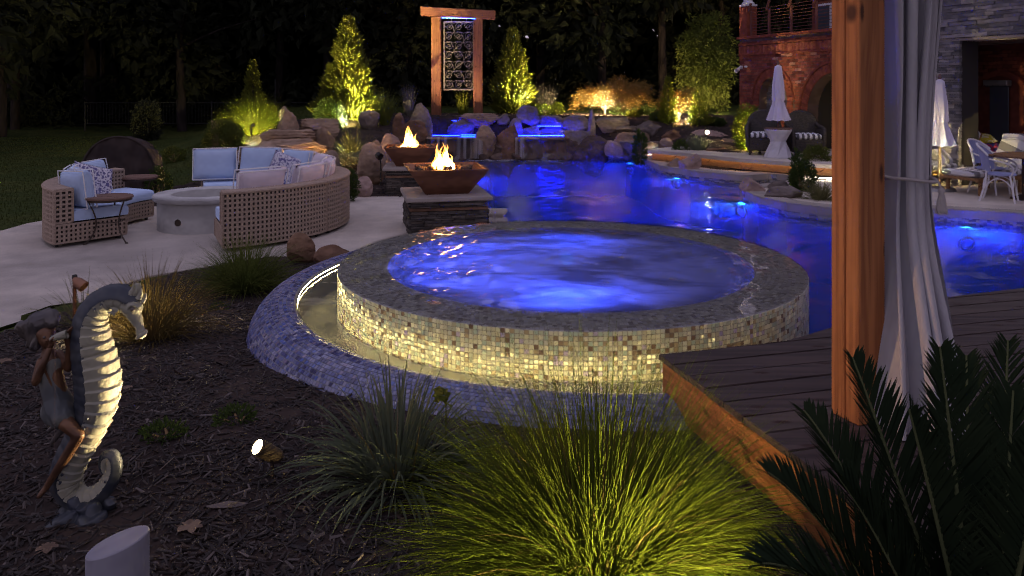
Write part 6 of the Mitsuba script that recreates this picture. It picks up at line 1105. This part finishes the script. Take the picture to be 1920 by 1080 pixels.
uplight(628, 268, 16.9, 660, 240, 17.2, 30, 'garden spotlight left of the yucca', cut=55)
uplight(992, 208, 23.8, 966, 130, 25.0, 300, 'garden spotlight under the conifer right of the gate', cut=36, w=1.2)
uplight(858, 222, 22.9, 858, 110, 24.0, 16, 'garden spotlight below the metal scroll panel', WRM, cut=50)
uplight(1124, 226, 23.0, 1130, 178, 23.9, 170, 'garden spotlight under the low weeping maple', WRM, cut=62, w=1.3, h=.2)
uplight(1180, 222, 23.7, 1174, 160, 24.4, 190, 'garden spotlight under the taller weeping maple', WRM, cut=52, w=1.2)
uplight(1282, 240, 22.3, 1282, 180, 23.0, 190, 'garden spotlight under the half hidden maple', WRM, cut=62, L=14, w=1.3)
uplight(1022, 226, 23.4, 1030, 205, 24.2, 50, 'garden spotlight under the yellow lit shrub', cut=60, w=.6)
uplight(1140, 278, 21.75, 1131, 245, 22.1, 45, 'garden spotlight at the foot of the lit grass by the falls', cut=60, w=.8)
uplight(1424, 282, 18.3, 1394, 238, 18.9, 42, 'garden spotlight under the glowing shrub at the brick corner', cut=55)
uplight(556, 262, 16.7, 600, 254, 17.7, 14, 'amber spotlight between the stacked slabs', AMB, cut=65, w=.8)
uplight(580, 300, 15.2, 590, 278, 16.3, 16, 'amber spotlight below the largest boulder', AMB, cut=65, w=.8)
uplight(366, 306, 15.0, 382, 302, 14.6, 5, 'amber spotlight low on the mulch behind the sofa', AMB, cut=70, h=.2, L=8, w=.6)
uplight(1232, 270, 20.6, 1190, 258, 21.6, 22, 'amber spotlight on the long slab by the raised deck', AMB, cut=65, w=.8)
uplight(1745, 262, 13.6, 1760, 262, 14.4, 12, 'amber spotlight at the foot of the stone pillar', YEL, cut=55, h=.5, w=.7)
uplight(1345, 180, 25.0, 1340, 150, 27.4, 20, 'dim spotlight under the tree beside the house', YEL, cut=45, w=.8)
uplight(px_of(.52, 1.45), 1100, 1.45, px_of(.24, 2.6), 985, 2.6, 30, 'bullet lamp out of view in front of the large grass, placed to light it', YEL, cut=36, beam=22, h=.10, w=5, s=.8)  # lamp below the view, placed to light the large grass
uplight(px_of(-2.55, 3.4), 1106, 3.4, 1582, 260, 3.2, 13.5, 'unseen lamp out of view to the left, placed to light the cedar post', (1, .54, .23), cut=23, beam=17, w=4, s=.8, dz=.85)  # unseen lamp off to the left, placed to light post and fascia
uplight(483, 838, 3.15, 180, 690, 2.72, 8.0, 'bronze bullet lamp aimed at the seahorse statue', (1, .76, .38), cut=48, h=.13, w=3, L=9, s=1.15, dz=pz(838, 3.15))
# path light on a stake behind the statue
k = thing('path_light', 'thin stake light with small hood behind the statue', 'lamp'); lx, ly = px(140, 5.75), 5.75; lz = Hs(lx, ly); zt_ = pz(522, 5.75)
put(k, 'stake', tube([[lx, ly, lz-.05], [lx-.0, ly, zt_]], [.013, .013], 10), 'copper', True); put(k, 'hood', tube([[lx+.002, ly-.01, zt_], [lx+.035, ly-.02, zt_-.022], [lx+.085, ly-.03, zt_-.055]], [.018, .036, .042], 14), 'copper', 40); put(k, 'cap', mv(lathe([(.001, .03), (.016, .026), (.02, 0)], 12), (lx, ly, zt_)), 'black_metal', 40)
scene['beam_path'] = {'type': 'spot', 'intensity': rgb(*[c*5*K for c in (1, .80, .42)]), 'cutoff_angle': 60, 'beam_width': 40, 'sampling_weight': 2.0, 'to_world': look([lx+.095, ly-.035, zt_-.065], [lx+.42, ly-.12, lz])}
k = thing('glare_light', 'small bare lamp shining straight at the viewer on the craggy boulder', 'lamp'); gp = [px(1326, 20.3), 20.3, pz(248, 20.3)]; put(k, 'bulb', mv(_ICO[2], gp, s=.045), 'white_fitting', True, **area(260, 190, 105, .5)); put(k, 'housing', mv(lathe([(.001, 0), (.05, .0), (.06, .12), (.052, .12), (.045, .02)], 16), (gp[0], gp[1]+.10, gp[2]), rx=math.pi/2), 'bronze_metal', 40); put(k, 'stake', tube([[gp[0], gp[1]+.06, gp[2]], [gp[0], gp[1]+.06, gp[2]-.25]], .01, 6), 'bronze_metal')
k = thing('spotlight', 'black spotlight on a stem above the far fire pedestal', 'spotlight'); bx, by = px(708, 14.3), 14.3; put(k, 'head', tube([[bx-.03, by, pz(293, 14.3)], [bx+.0, by, pz(291, 14.3)], [bx+.06, by-.05, pz(294, 14.3)]], [.035, .06, .065], 14), 'black_metal', True); put(k, 'stem', tube(spline([[bx+.03, by, pz(295, 14.3)], [bx+.05, by, pz(302, 14.3)], [bx+.05, by, .1]], 12), .012, 7), 'black_metal', True)
k = thing('garden_stake', 'thin black stake lamp before the glowing grass clump', 'lamp'); sx_, sy_ = px(471, 17.0), 17.0; put(k, 'stake', tube([[sx_, sy_, pz(260, 17)], [sx_, sy_, pz(236, 17)]], .016, 7), 'black_metal'); put(k, 'head', tube([[sx_, sy_, pz(237, 17)], [sx_+.05, sy_+.05, pz(234, 17)]], [.03, .04], 10), 'black_metal', True)
solo('light_strip', mv(box(1.0, .03, .03, .004), (px(1560, 15.2), 15.35, RZ+.05), -.45), 'white_fitting', 'pale light strip under the right end of the raised deck', 'light strip', **area(14, 12.5, 9, .4))
